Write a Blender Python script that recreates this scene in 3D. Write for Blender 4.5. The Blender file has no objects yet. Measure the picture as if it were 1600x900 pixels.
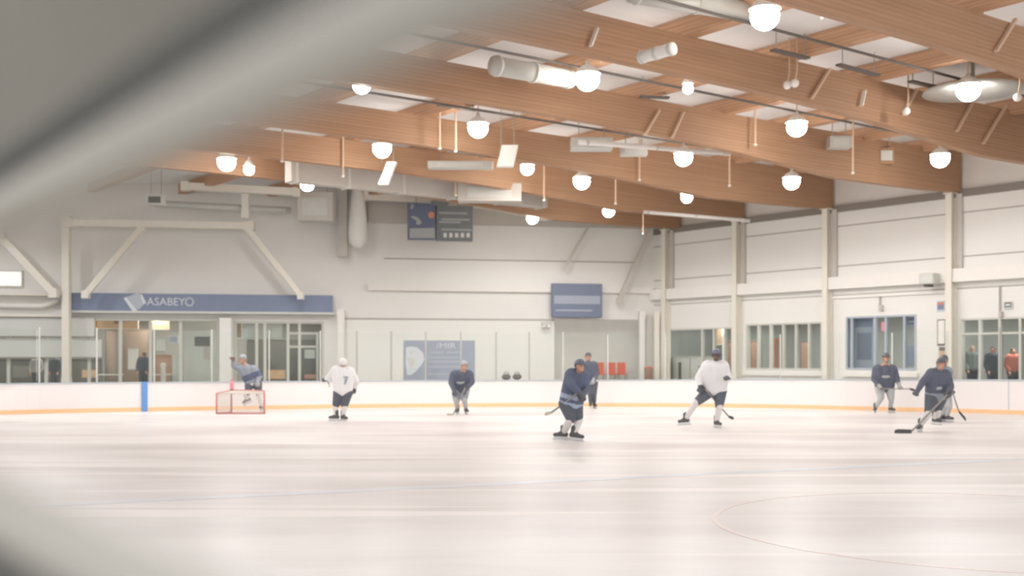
import bpy, bmesh, math, random
from mathutils import Vector, Matrix

random.seed(7)
C = bpy.context.scene.collection
scene = bpy.context.scene
F = 1790.0            # focal length in pixels of a 1600-wide frame
HZ = 564.0            # horizon row
EYE = 1.6             # camera height

# ------------------------------------------------------------------ materials
def lin(c):
    return tuple(((v / 255) / 12.92 if v / 255 <= 0.04045 else ((v / 255 + 0.055) / 1.055) ** 2.4) for v in c)

def mat(name, rgb, rough=0.6, metal=0.0, spec=0.3, var=0.06, scale=3.0, stretch=(1, 1, 1), bump=0.0, emit=None, estr=0.0):
    m = bpy.data.materials.new(name)
    m.use_nodes = True
    nt = m.node_tree
    b = nt.nodes['Principled BSDF']
    col = lin(rgb)
    tc = nt.nodes.new('ShaderNodeTexCoord')
    mp = nt.nodes.new('ShaderNodeMapping')
    mp.inputs['Scale'].default_value = stretch
    nz = nt.nodes.new('ShaderNodeTexNoise')
    nz.inputs['Scale'].default_value = scale
    nz.inputs['Detail'].default_value = 4
    rp = nt.nodes.new('ShaderNodeMix'); rp.data_type = 'RGBA'
    rp.inputs[6].default_value = (*[max(0, c * (1 - var)) for c in col], 1)
    rp.inputs[7].default_value = (*[min(1, c * (1 + var)) for c in col], 1)
    nt.links.new(tc.outputs['Object'], mp.inputs[0]); nt.links.new(mp.outputs[0], nz.inputs[0])
    nt.links.new(nz.outputs[0], rp.inputs[0]); nt.links.new(rp.outputs[2], b.inputs['Base Color'])
    b.inputs['Roughness'].default_value = rough
    b.inputs['Metallic'].default_value = metal
    b.inputs['Specular IOR Level'].default_value = spec
    if bump:
        bp = nt.nodes.new('ShaderNodeBump'); bp.inputs['Strength'].default_value = bump
        nt.links.new(nz.outputs[0], bp.inputs['Height']); nt.links.new(bp.outputs[0], b.inputs['Normal'])
    if emit:
        b.inputs['Emission Color'].default_value = (*lin(emit), 1)
        b.inputs['Emission Strength'].default_value = estr
    return m

def glass_mat(name, tint=(235, 240, 240), refl=0.06):
    m = bpy.data.materials.new(name); m.use_nodes = True
    nt = m.node_tree; nt.nodes.clear()
    o = nt.nodes.new('ShaderNodeOutputMaterial')
    t = nt.nodes.new('ShaderNodeBsdfTransparent'); t.inputs[0].default_value = (*lin(tint), 1)
    g = nt.nodes.new('ShaderNodeBsdfGlossy'); g.inputs['Roughness'].default_value = 0.05
    f = nt.nodes.new('ShaderNodeFresnel'); f.inputs[0].default_value = 1.25
    x = nt.nodes.new('ShaderNodeMixShader')
    nt.links.new(f.outputs[0], x.inputs[0]); nt.links.new(t.outputs[0], x.inputs[1]); nt.links.new(g.outputs[0], x.inputs[2])
    nt.links.new(x.outputs[0], o.inputs[0])
    return m

def ice_mat():
    m = bpy.data.materials.new('ice'); m.use_nodes = True
    nt = m.node_tree; b = nt.nodes['Principled BSDF']
    tc = nt.nodes.new('ShaderNodeTexCoord')
    def noise(scale, stretch, rot, detail=5):
        mp = nt.nodes.new('ShaderNodeMapping'); mp.inputs['Scale'].default_value = stretch; mp.inputs['Rotation'].default_value = (0, 0, rot)
        nz = nt.nodes.new('ShaderNodeTexNoise'); nz.inputs['Scale'].default_value = scale; nz.inputs['Detail'].default_value = detail
        nt.links.new(tc.outputs['Object'], mp.inputs[0]); nt.links.new(mp.outputs[0], nz.inputs[0])
        return nz.outputs[0]
    def ramp(sock, stops):
        r = nt.nodes.new('ShaderNodeValToRGB')
        e = r.color_ramp.elements
        e[0].position, e[0].color = stops[0][0], (*stops[0][1], 1)
        e[1].position, e[1].color = stops[-1][0], (*stops[-1][1], 1)
        for p, c in stops[1:-1]:
            q = e.new(p); q.color = (*c, 1)
        nt.links.new(sock, r.inputs[0]); return r.outputs[0]
    big = ramp(noise(0.18, (1, 2.2, 1), 0.35), [(0.3, lin((212, 204, 201))), (0.62, lin((238, 233, 230)))])
    s1 = ramp(noise(.3, (0.25, 1.6, 1), -0.35, 2), [(0.5, (0, 0, 0)), (0.8, (.45, .45, .45))])
    s2 = ramp(noise(.5, (0.2, 2.0, 1), 0.3, 2), [(0.58, (0, 0, 0)), (0.75, (.8, .8, .8))])
    mx = nt.nodes.new('ShaderNodeMix'); mx.data_type = 'RGBA'; mx.blend_type = 'LIGHTEN'; mx.inputs[0].default_value = 1
    s3 = ramp(noise(.8, (0.07, 1.5, 1), -0.18, 2), [(0.61, (0, 0, 0)), (0.66, (.9, .9, .9))])
    s4 = ramp(noise(.7, (0.08, 1.4, 1), 0.42, 2), [(0.62, (0, 0, 0)), (0.68, (.8, .8, .8))])
    def lighten(a, b):
        q = nt.nodes.new('ShaderNodeMix'); q.data_type = 'RGBA'; q.blend_type = 'LIGHTEN'; q.inputs[0].default_value = 1
        nt.links.new(a, q.inputs[6]); nt.links.new(b, q.inputs[7]); return q.outputs[2]
    s1 = lighten(s1, s3); s2 = lighten(s2, s4)
    nt.links.new(s1, mx.inputs[6]); nt.links.new(s2, mx.inputs[7])
    cm = nt.nodes.new('ShaderNodeMix'); cm.data_type = 'RGBA'; cm.inputs[7].default_value = (*lin((246, 240, 236)), 1)
    nt.links.new(mx.outputs[2], cm.inputs[0]); nt.links.new(big, cm.inputs[6])
    nt.links.new(cm.outputs[2], b.inputs['Base Color'])
    rr = nt.nodes.new('ShaderNodeMapRange'); rr.inputs[3].default_value = 0.34; rr.inputs[4].default_value = 0.48
    nt.links.new(mx.outputs[2], rr.inputs[0]); nt.links.new(rr.outputs[0], b.inputs['Roughness'])
    b.inputs['Specular IOR Level'].default_value = 0.1
    bp = nt.nodes.new('ShaderNodeBump'); bp.inputs['Strength'].default_value = 0.05
    nt.links.new(noise(3, (1, 1, 1), 0), bp.inputs['Height']); nt.links.new(bp.outputs[0], b.inputs['Normal'])
    return m

def wood_mat(name, c0, c1):
    m = bpy.data.materials.new(name); m.use_nodes = True
    nt = m.node_tree; b = nt.nodes['Principled BSDF']
    tc = nt.nodes.new('ShaderNodeTexCoord')
    # object space: x along the beam, z up -> laminations every 38 mm with long grain
    mp = nt.nodes.new('ShaderNodeMapping'); mp.inputs['Scale'].default_value = (0.25, 6, 9)
    nz = nt.nodes.new('ShaderNodeTexNoise'); nz.inputs['Scale'].default_value = 1.4; nz.inputs['Detail'].default_value = 6
    wv = nt.nodes.new('ShaderNodeTexWave'); wv.bands_direction = 'Z'; wv.inputs['Scale'].default_value = 3.4; wv.inputs['Distortion'].default_value = 1.5
    wv.inputs['Detail'].default_value = 2
    nt.links.new(tc.outputs['Object'], mp.inputs[0]); nt.links.new(mp.outputs[0], nz.inputs[0]); nt.links.new(tc.outputs['Object'], wv.inputs[0])
    ad = nt.nodes.new('ShaderNodeMath'); ad.operation = 'MULTIPLY_ADD'; ad.inputs[1].default_value = 0.25
    nt.links.new(wv.outputs['Fac'], ad.inputs[0]); nt.links.new(nz.outputs[0], ad.inputs[2])
    r = nt.nodes.new('ShaderNodeValToRGB')
    r.color_ramp.elements[0].position = 0.35; r.color_ramp.elements[0].color = (*lin(c0), 1)
    r.color_ramp.elements[1].position = 0.85; r.color_ramp.elements[1].color = (*lin(c1), 1)
    nt.links.new(ad.outputs[0], r.inputs[0]); nt.links.new(r.outputs[0], b.inputs['Base Color'])
    b.inputs['Roughness'].default_value = 0.55; b.inputs['Specular IOR Level'].default_value = 0.25
    return m

M = {}
def mk():
    M['ice'] = ice_mat()
    M['wood'] = wood_mat('glulam wood', (166, 129, 101), (184, 147, 118))
    M['purlin'] = wood_mat('purlin wood', (188, 148, 118), (212, 172, 140))
    M['deck'] = mat('insulated roof deck', (240, 238, 236), 0.8, var=0.07, scale=1.0)
    M['wall'] = mat('painted wall', (239, 236, 231), 0.7, var=0.03, scale=0.6)
    M['wall_low'] = mat('lower white wall', (240, 238, 232), 0.7, var=0.02, scale=0.6)
    M['wall_dark'] = mat('grey paint and wall shade', (204, 198, 190), 0.75, var=0.04)
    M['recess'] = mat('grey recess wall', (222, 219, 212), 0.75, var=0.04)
    M['cream'] = mat('cream steel paint', (236, 230, 218), 0.5, var=0.03)
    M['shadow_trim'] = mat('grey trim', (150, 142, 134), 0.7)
    M['seam'] = mat('wall seam', (186, 180, 173), 0.7)
    M['white'] = mat('white paint', (242, 237, 231), 0.5, var=0.02)
    M['board'] = mat('white board plastic', (240, 235, 232), 0.35, var=0.015, scale=1.0)
    M['kick'] = mat('orange kick plate', (248, 204, 158), 0.4, var=0.03)
    M['cap'] = mat('grey board cap', (188, 196, 202), 0.4)
    M['bluemark'] = mat('blue board stripe', (112, 156, 212), 0.4)
    M['floor'] = mat('rubber floor', (168, 165, 160), 0.8, var=0.15)
    M['glass'] = glass_mat('rink glass', (253, 254, 253))
    M['pane'] = glass_mat('window glass', (244, 246, 245))
    M['stanchion'] = mat('grey stanchion', (176, 174, 168), 0.4, 0.3)
    M['frame'] = mat('pale window frame', (212, 211, 202), 0.5, var=0.02)
    M['bframe'] = mat('blue grey window frame', (186, 193, 203), 0.5, var=0.02)
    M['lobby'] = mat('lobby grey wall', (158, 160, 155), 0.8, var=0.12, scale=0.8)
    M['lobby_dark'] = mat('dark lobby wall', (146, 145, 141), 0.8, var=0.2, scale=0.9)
    M['brown'] = mat('brown panel', (154, 136, 122), 0.6)
    M['orange'] = mat('warm orange panel', (216, 182, 150), 0.6, var=0.15, scale=4)
    M['rust'] = mat('rust brown panel', (164, 132, 114), 0.6)
    M['red'] = mat('red plastic', (222, 118, 96), 0.5)
    M['redmetal'] = mat('red goal pipe', (204, 140, 134), 0.4)
    M['pink'] = mat('pink bottle plastic', (232, 156, 168), 0.35)
    M['net'] = mat('white net cord', (226, 216, 206), 0.8)
    M['greyboard'] = mat('grey board', (216, 217, 211), 0.6, var=0.04)
    M['greydark'] = mat('dark grey', (120, 118, 114), 0.6)
    M['lightgrey'] = mat('light grey metal', (208, 208, 202), 0.45, 0.1)
    M['conduit'] = mat('dark conduit', (112, 106, 102), 0.5)
    M['duct'] = mat('white duct', (236, 233, 228), 0.45, var=0.02)
    M['rod'] = mat('pale hanger rod', (216, 186, 160), 0.5)
    M['lampdome'] = mat('white lamp reflector', (238, 236, 230), 0.4)
    M['bulb'] = mat('lit lamp lens', (255, 252, 246), 0.4, emit=(255, 250, 242), estr=40.0)
    M['signblue'] = mat('slate blue sign', (134, 144, 168), 0.5, var=0.04)
    M['posterblue'] = mat('faded blue poster', (172, 178, 192), 0.6, var=0.05)
    M['navyblue'] = mat('deep blue sign', (126, 135, 156), 0.5, var=0.05)
    M['scoreblue'] = mat('blue panel face', (108, 116, 138), 0.5, var=0.15, scale=1.2)
    M['scoregrey'] = mat('dark grey panel face', (124, 128, 130), 0.5, var=0.12, scale=2)
    M['print'] = mat('pale lettering', (222, 226, 230), 0.6, var=0.02)
    M['print_dim'] = mat('dim lettering', (190, 195, 204), 0.6, var=0.03)
    M['print_grey'] = mat('grey lettering', (168, 170, 170), 0.6, var=0.05)
    M['dot'] = mat('orange disc', (214, 146, 122), 0.5)
    M['iceblue'] = mat('faint blue ice line', (222, 223, 228), 0.3, spec=0.2, var=0.03)
    M['icered'] = mat('faint red ice line', (232, 219, 213), 0.3, spec=0.2, var=0.03)
    M['skin'] = mat('skin', (206, 158, 134), 0.55, var=0.04, scale=8)
    M['skin_dark'] = mat('darker skin', (118, 96, 88), 0.55, var=0.04, scale=8)
    M['eye'] = mat('eye', (60, 55, 52), 0.3)
    M['navy'] = mat('navy jersey cloth', (100, 107, 128), 0.85, var=0.1, scale=5, bump=0.15)
    M['navy2'] = mat('dark navy jersey cloth', (98, 102, 116), 0.85, var=0.12, scale=5, bump=0.15)
    M['pants'] = mat('dark hockey pants', (98, 102, 110), 0.8, var=0.08, scale=6)
    M['whitejersey'] = mat('white jersey cloth', (228, 226, 226), 0.85, var=0.04, scale=4, bump=0.2)
    M['stripe'] = mat('pale blue stripe', (166, 176, 200), 0.8)
    M['greystripe'] = mat('grey stripe', (150, 156, 166), 0.8)
    M['sock'] = mat('white hockey sock', (222, 217, 215), 0.85, var=0.04)
    M['greysock'] = mat('pale grey hockey sock', (186, 187, 187), 0.85, var=0.1, scale=7)
    M['boot'] = mat('black skate boot', (94, 94, 94), 0.5, var=0.12, scale=10)
    M['holder'] = mat('white blade holder', (220, 220, 218), 0.5)
    M['steel'] = mat('skate steel', (190, 192, 195), 0.3, 0.7)
    M['glove'] = mat('dark hockey glove', (96, 99, 105), 0.7, var=0.15, scale=9)
    M['greyglove'] = mat('pale grey glove', (166, 166, 166), 0.7, var=0.15, scale=9)
    M['brownglove'] = mat('brown catching glove', (134, 116, 108), 0.7, var=0.15, scale=9)
    M['helmnavy'] = mat('navy helmet', (108, 113, 128), 0.35)
    M['helmdark'] = mat('dark helmet', (98, 101, 107), 0.35)
    M['helmwhite'] = mat('white helmet', (224, 220, 216), 0.35)
    M['helmgrey'] = mat('grey helmet', (168, 172, 178), 0.35)
    M['shaft'] = mat('grey stick shaft', (150, 144, 140), 0.5)
    M['tape'] = mat('black blade tape', (84, 84, 88), 0.7)
    M['paletape'] = mat('pale blade tape', (206, 196, 178), 0.7)
    M['coatpale'] = mat('pale coat', (188, 182, 178), 0.85)
    M['coatdark'] = mat('dark coat', (92, 96, 106), 0.85)
    M['coatred'] = mat('red top', (200, 116, 98), 0.85)
    M['coatgrey'] = mat('grey coat', (138, 142, 142), 0.85)
    M['trouser'] = mat('dark trousers', (96, 98, 102), 0.85)
    M['hair'] = mat('dark hair', (90, 80, 74), 0.7)
    M['hairpale'] = mat('pale hair', (206, 188, 170), 0.7)
    M['railgrey'] = mat('pale grey rail', (186, 181, 173), 0.9, spec=.05, var=0.03)
    M['gap_shade'] = mat('dark gap shade', (86, 86, 84), 0.8)
    M['railpanel'] = mat('grey brown panel', (138, 134, 125), 0.6, var=0.12, scale=6)
    M['railpanel2'] = mat('brown panel low', (150, 136, 120), 0.6, var=0.08, scale=6)
mk()

# ------------------------------------------------------------------ mesh builder
def wloc(o):
    v = Vector((0, 0, 0))
    while o is not None:
        v += o.location; o = o.parent
    return v

class MB:
    def __init__(s): s.bm = bmesh.new()
    def hexa(s, p):           # 8 points: bottom ring 0-3, top ring 4-7
        v = [s.bm.verts.new(q) for q in p]
        for f in ((3, 2, 1, 0), (4, 5, 6, 7), (0, 1, 5, 4), (1, 2, 6, 5), (2, 3, 7, 6), (3, 0, 4, 7)):
            s.bm.faces.new([v[i] for i in f])
        return s
    def box(s, lo, hi):
        x0, y0, z0 = lo; x1, y1, z1 = hi
        return s.hexa([(x0, y0, z0), (x1, y0, z0), (x1, y1, z0), (x0, y1, z0), (x0, y0, z1), (x1, y0, z1), (x1, y1, z1), (x0, y1, z1)])
    def bar(s, a, b, w, h, up=Vector((0, 0, 1))):   # rectangular bar a->b
        a = Vector(a); b = Vector(b); d = (b - a).normalized()
        side = d.cross(up)
        if side.length < 1e-4: side = d.cross(Vector((1, 0, 0)))
        side.normalize(); u = side.cross(d).normalized()
        r = []
        for p in (a, b):
            r += [p - side * w / 2 - u * h / 2, p + side * w / 2 - u * h / 2, p + side * w / 2 + u * h / 2, p - side * w / 2 + u * h / 2]
        return s.hexa(r)
    def tube(s, pts, r, n=10, caps=True):
        pts = [Vector(p) for p in pts]
        rs = r if isinstance(r, (list, tuple)) else [r] * len(pts)
        rings = []; ref = None
        for i, p in enumerate(pts):
            d = (pts[min(i + 1, len(pts) - 1)] - pts[max(i - 1, 0)]).normalized()
            if ref is None:
                ref = d.cross(Vector((0, 0, 1)))
                if ref.length < 1e-3: ref = d.cross(Vector((1, 0, 0)))
            a = (ref - d * ref.dot(d)).normalized(); b = d.cross(a); ref = a
            rings.append([s.bm.verts.new(p + a * rs[i] * math.cos(2 * math.pi * k / n) + b * rs[i] * math.sin(2 * math.pi * k / n)) for k in range(n)])
        for i in range(len(rings) - 1):
            for k in range(n):
                s.bm.faces.new((rings[i][k], rings[i][(k + 1) % n], rings[i + 1][(k + 1) % n], rings[i + 1][k]))
        if caps:
            s.bm.faces.new(rings[0][::-1]); s.bm.faces.new(rings[-1])
        return s
    def capsule(s, a, b, ra, rb, n=12):
        a = Vector(a); b = Vector(b); d = b - a
        if d.length < 1e-5: d = Vector((0, 0, 1e-4))
        d.normalize(); pts = []; rs = []
        for i in range(5):
            t = math.pi / 2 * (1 - i / 4); pts.append(a - d * ra * math.sin(t)); rs.append(max(ra * math.cos(t), 1e-4))
        for i in range(5):
            t = math.pi / 2 * i / 4; pts.append(b + d * rb * math.sin(t)); rs.append(max(rb * math.cos(t), 1e-4))
        # frame must stay constant along the straight axis
        ref = d.cross(Vector((0, 0, 1)))
        if ref.length < 1e-3: ref = d.cross(Vector((1, 0, 0)))
        ref.normalize(); bb = d.cross(ref)
        rings = [[s.bm.verts.new(p + ref * r * math.cos(2 * math.pi * k / n) + bb * r * math.sin(2 * math.pi * k / n)) for k in range(n)] for p, r in zip(pts, rs)]
        for i in range(len(rings) - 1):
            for k in range(n):
                s.bm.faces.new((rings[i][k], rings[i][(k + 1) % n], rings[i + 1][(k + 1) % n], rings[i + 1][k]))
        s.bm.faces.new(rings[0][::-1]); s.bm.faces.new(rings[-1])
        return s
    def ellipsoid(s, c, rx, ry, rz, rot=None, n=16, m=10):
        mt = Matrix.Translation(Vector(c)) @ (rot.to_4x4() if rot else Matrix.Identity(4)) @ Matrix.Diagonal((rx, ry, rz, 1))
        bmesh.ops.create_uvsphere(s.bm, u_segments=n, v_segments=m, radius=1, matrix=mt)
        return s
    def lathe(s, c, prof, n=16, axis=Vector((0, 0, 1))):
        c = Vector(c); q = Vector((0, 0, 1)).rotation_difference(axis.normalized())
        rings = [[s.bm.verts.new(c + q @ Vector((r * math.cos(2 * math.pi * k / n), r * math.sin(2 * math.pi * k / n), z))) for k in range(n)] for r, z in prof]
        for i in range(len(rings) - 1):
            for k in range(n):
                s.bm.faces.new((rings[i][k], rings[i][(k + 1) % n], rings[i + 1][(k + 1) % n], rings[i + 1][k]))
        return s
    def prism(s, poly, ext):      # poly: list of points (one face), extruded by vector
        ext = Vector(ext)
        a = [s.bm.verts.new(Vector(p)) for p in poly]; b = [s.bm.verts.new(Vector(p) + ext) for p in poly]
        n = len(poly)
        s.bm.faces.new(a[::-1]); s.bm.faces.new(b)
        for i in range(n):
            s.bm.faces.new((a[i], a[(i + 1) % n], b[(i + 1) % n], b[i]))
        return s
    def mesh(s, name, smooth=False):
        bmesh.ops.recalc_face_normals(s.bm, faces=s.bm.faces)
        me = bpy.data.meshes.new(name); s.bm.to_mesh(me); s.bm.free()
        if smooth:
            for p in me.polygons: p.use_smooth = True
        return me
    def build(s, name, m, parent=None, smooth=False, origin=None, bevel=0):
        if bevel:
            bmesh.ops.recalc_face_normals(s.bm, faces=s.bm.faces)
            bmesh.ops.bevel(s.bm, geom=[e for e in s.bm.edges], offset=bevel, segments=2, affect='EDGES', profile=0.6)
        return link(name, s.mesh(name, smooth), m, parent, origin)

def link(name, me, m, parent=None, origin=None):
    """verts are in world space; move them so that the object's origin sits at its base (or at its parent's origin)"""
    o = bpy.data.objects.new(name, me)
    if parent is not None:
        off = wloc(parent); o.parent = parent
        me.transform(Matrix.Translation(-off))
    else:
        if origin is None:
            xs = [v.co for v in me.vertices]
            origin = Vector((sum(v.x for v in xs) / len(xs), sum(v.y for v in xs) / len(xs), min(v.z for v in xs)))
        me.transform(Matrix.Translation(-Vector(origin))); o.location = origin
    if m is not None: me.materials.append(m)
    C.objects.link(o)
    return o

def tag(o, label=None, cat=None, group=None, kind=None):
    if label: o['label'] = label
    if cat: o['category'] = cat
    if group: o['group'] = group
    if kind: o['kind'] = kind
    return o

def thing(name, label, cat, loc, group=None):
    o = bpy.data.objects.new(name, None); o.empty_display_size = 0.2
    C.objects.link(o); o.location = loc
    return tag(o, label, cat, group)

def struct(name, mb, m, parent=None, **k):
    o = mb.build(name, m, parent, **k)
    if parent is None: o['kind'] = 'structure'
    return o

def text_mesh(txt, size, depth=0.01, xscale=1.0):
    cu = bpy.data.curves.new('lettering', 'FONT'); cu.body = txt; cu.size = size; cu.extrude = depth / 2
    cu.align_x = 'CENTER'; cu.align_y = 'CENTER'; cu.resolution_u = 3
    o = bpy.data.objects.new('lettering', cu); C.objects.link(o)
    dg = bpy.context.evaluated_depsgraph_get()
    me = bpy.data.meshes.new_from_object(o.evaluated_get(dg))
    bpy.data.objects.remove(o); bpy.data.curves.remove(cu)
    me.transform(Matrix.Diagonal((xscale, 1, 1, 1)))
    return me

# ------------------------------------------------------------------ projection helpers
def at(x, y, Y):
    return Vector(((x - 800) / F * Y, Y, EYE - (y - HZ) / F * Y))
def ground(x, y):
    return at(x, y, F * EYE / (y - HZ))
def at_z(x, y, z):
    return at(x, y, (z - EYE) * F / (HZ - y))

U = Vector((.7965, .6046, 0)); V = Vector((-.6046, .7965, 0))   # building axes: along the beams, along the right wall
class Plane:
    def __init__(s, P0, d, n): s.P = Vector((*P0, 0)); s.d = d.normalized(); s.n = n.normalized()
    def s_at(s, px, out=0):
        k = (px - 800) / F; P = s.P + s.n * out
        return (k * P.y - P.x) / (s.d.x - k * s.d.y)
    def pt(s, t, out, z):
        p = s.P + s.n * out + s.d * t; return Vector((p.x, p.y, z))
    def pix(s, px, y, out=0):
        t = s.s_at(px, out); p = s.pt(t, out, 0)
        return Vector((p.x, p.y, EYE + (HZ - y) * p.y / F))
    def box(s, mb, x0, x1, y0, y1, o0, o1):
        """pixel rectangle on the plane; y0 top, y1 bottom (rows at the middle); from out o0 to out o1"""
        t0, t1 = s.s_at(x0, o1), s.s_at(x1, o1)
        xm = (x0 + x1) / 2
        z1, z0 = s.pix(xm, y0, o1).z, s.pix(xm, y1, o1).z
        return s.sbox(mb, t0, t1, z0, z1, o0, o1)
    def sbox(s, mb, t0, t1, z0, z1, o0, o1):
        return mb.hexa([s.pt(t0, o0, z0), s.pt(t1, o0, z0), s.pt(t1, o1, z0), s.pt(t0, o1, z0), s.pt(t0, o0, z1), s.pt(t1, o0, z1), s.pt(t1, o1, z1), s.pt(t0, o1, z1)])
    def wall(s, mb, t0, t1, z0, z1, holes, th=0.25):
        ts = sorted({t0, t1, *[h[0] for h in holes], *[h[1] for h in holes]}); zs = sorted({z0, z1, *[h[2] for h in holes], *[h[3] for h in holes]})
        ts = [t for t in ts if t0 <= t <= t1]; zs = [z for z in zs if z0 <= z <= z1]
        for a, b in zip(ts, ts[1:]):
            for c, d in zip(zs, zs[1:]):
                tm, zm = (a + b) / 2, (c + d) / 2
                if any(h[0] < tm < h[1] and h[2] < zm < h[3] for h in holes): continue
                s.sbox(mb, a, b, c, d, -th, 0)
        return mb

RW = Plane((15.77, 40.5), -V, -U)                 # right wall: s grows towards the right of the picture
corner = RW.pt(RW.s_at(1022), 0, 0)
LP = Vector((-800 / F * 47.5, 47.5, 0))
fd = (corner - LP).normalized()
FW = Plane((LP.x, LP.y), fd, Vector((fd.y, -fd.x, 0)))   # far wall: s grows to the right, normal faces the camera

# ================================================================== SETTING
# floor slab, ice, ceiling
struct('floor', MB().box((-45, -8, -0.3), (48, 70, -0.02)), M['floor'])

bx = [-260, -120, 0, 160, 320, 460, 600, 730, 860, 1020, 1130, 1240, 1320, 1460, 1600, 1740, 1880]
by = [668, 656.5, 648, 644.3, 641.3, 639, 637, 636, 635.5, 635.8, 636.6, 638.4, 640.6, 644, 648.2, 654, 662]
def board_pt(px):
    for i in range(len(bx) - 1):
        if bx[i] <= px <= bx[i + 1]:
            t = (px - bx[i]) / (bx[i + 1] - bx[i])
            p = [by[max(i - 1, 0)], by[i], by[i + 1], by[min(i + 2, len(by) - 1)]]
            h = (2 * p[1] + (p[2] - p[0]) * t + (2 * p[0] - 5 * p[1] + 4 * p[2] - p[3]) * t * t + (3 * p[1] - p[0] - 3 * p[2] + p[3]) * t ** 3) / 2
            return ground(px, h)
def board_h(px):
    return 0.935 if px < 900 else 0.935 + (px - 900) / 700 * 0.115
bpx = [-260 + 20 * i for i in range(108)]
bpx = [x for x in bpx if x <= 1880]
bpts = [board_pt(x) for x in bpx]
def outward(i):
    a = bpts[max(i - 1, 0)]; b = bpts[min(i + 1, len(bpts) - 1)]; d = (b - a).normalized()
    return Vector((-d.y, d.x, 0))
def strip(mb, z0f, z1f, o0, o1, i0=0, i1=None):
    i1 = len(bpts) if i1 is None else i1
    rings = []
    for i in range(i0, i1):
        p = bpts[i]; n = outward(i); z0, z1 = z0f(bpx[i]), z1f(bpx[i])
        rings.append([mb.bm.verts.new(Vector((p.x, p.y, z)) + n * o) for o, z in ((o0, z0), (o1, z0), (o1, z1), (o0, z1))])
    for a, b in zip(rings, rings[1:]):
        for k in range(4):
            mb.bm.faces.new((a[k], a[(k + 1) % 4], b[(k + 1) % 4], b[k]))
    mb.bm.faces.new(rings[0]); mb.bm.faces.new(rings[-1][::-1])
    return mb
ice = MB()
ring = [p + outward(i) * 0.1 for i, p in enumerate(bpts)] + [Vector((24, 2.2, 0)), Vector((-22, 2.2, 0))]
ice.prism([Vector((p.x, p.y, -0.02)) for p in ring], (0, 0, 0.02))
struct('ice_floor', ice, M['ice'], origin=(0, 0, 0))

# painted lines just under the surface of the ice
a, b = ground(-150, 800), ground(1900, 703)
struct('trim_1', MB().bar(Vector((a.x, a.y, 0.002)), Vector((b.x, b.y, 0.002)), 0.3, 0.002), M['iceblue'])
arc = MB(); cx, cy, r = 4.7, 11.2, 2.65; n = 72
for k in range(n):
    t0, t1 = 2 * math.pi * k / n, 2 * math.pi * (k + 1) / n
    q = [(cx + rr * math.cos(t), cy + rr * math.sin(t), z) for z in (0.001, 0.003) for rr, t in ((r, t0), (r + .06, t0), (r + .06, t1), (r, t1))]
    arc.hexa(q)
struct('trim_2', arc, M['icered'])

ZD = 9.15
def UV(u, v, z): p = U * u + V * v; return Vector((p.x, p.y, z))
def uvbox(mb, u0, u1, v0, v1, z0, z1):
    return mb.hexa([UV(u0, v0, z0), UV(u1, v0, z0), UV(u1, v1, z0), UV(u0, v1, z0), UV(u0, v0, z1), UV(u1, v0, z1), UV(u1, v1, z1), UV(u0, v1, z1)])
UW = RW.P.dot(U)
struct('ceiling', uvbox(MB(), -32, UW + 1.3, 2, 58, ZD, ZD + 0.25), M['deck'])

# right wall with openings
def hole(pl, x0, x1, y0, y1):
    xm = (x0 + x1) / 2
    return (pl.s_at(x0), pl.s_at(x1), pl.pix(xm, y1).z, pl.pix(xm, y0).z)
W1 = hole(RW, 1042, 1145, 513, 592); W2 = hole(RW, 1166, 1285, 504.5, 578); W3 = hole(RW, 1322, 1432, 493, 578); W4 = hole(RW, 1501, 1790, 494, 590)
W4 = (W4[0], W4[1], 0.3, 3.1); W1 = (W1[0], W1[1], 0.3, 3.05)
sR0, sR1 = RW.s_at(1022), 22.0
ZT = 7.6
struct('wall_right', RW.wall(MB(), sR0, sR1, -0.02, ZT, [W1, W2, W3, W4]), M['wall'])
struct('wall_right_upper', RW.sbox(MB(), sR0 - 1, sR1, ZT + 0.06, ZD, -.35, -0.12), M['white'])
struct('trim_3', RW.sbox(MB(), sR0, sR1, ZT - 0.22, ZT + 0.05, -.3, 0.06), M['shadow_trim'])     # ledge on top of the wall, its dark colour painting a shadow gap
tr = MB()
for z in (6.83, 5.28, 4.16): RW.sbox(tr, sR0, sR1, z - 0.025, z + 0.025, 0, 0.012)
struct('trim_4', tr, M['seam'])
struct('trim_5', RW.sbox(MB(), sR0, sR1, 4.38, 4.85, 0.0, 0.3), M['white'])                       # white bulkhead band
struct('trim_6', RW.sbox(MB(), RW.s_at(1300), RW.s_at(1497), 4.02, 4.12, 0.0, 0.08), M['white'])

# far wall
def fz(y, x): return FW.pix(x, y).z
H1 = hole(FW, -120, 342, 497, 597); H1 = (H1[0], H1[1], 0.3, H1[3])
H2 = hole(FW, 366, 506, 502, 597); H2 = (H2[0], H2[1], 0.3, H2[3])
H3 = hole(FW, 866, 1000, 499, 597); H3 = (H3[0], H3[1], 0.3, H3[3])
sF0, sF1 = FW.s_at(-330), FW.s_at(1022)
struct('wall_far', FW.wall(MB(), sF0, sF1, -0.02, ZD, [H1, H2, H3]), M['wall'])
tr = MB()
FW.box(tr, 530, 866, 497.5, 500.5, 0, 0.03); FW.box(tr, 600, 1000, 406, 408, 0, 0.02); FW.box(tr, 575, 1010, 453, 456, 0, 0.02)
struct('trim_7', tr, M['seam'])
struct('trim_8', FW.box(MB(), 575, 1040, 318, 352, 0, 0.35), M['wall_dark'])                      # grey girder band, coloured for the shade of the upper wall
struct('trim_9', FW.box(MB(), 532, 866, 500.5, 600, 0, 0.06), M['wall_low'])                      # smooth lower wall cladding
struct('trim_10', FW.box(MB(), 575, 1020, 446, 456, 0.02, 0.2), M['white'])

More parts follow.
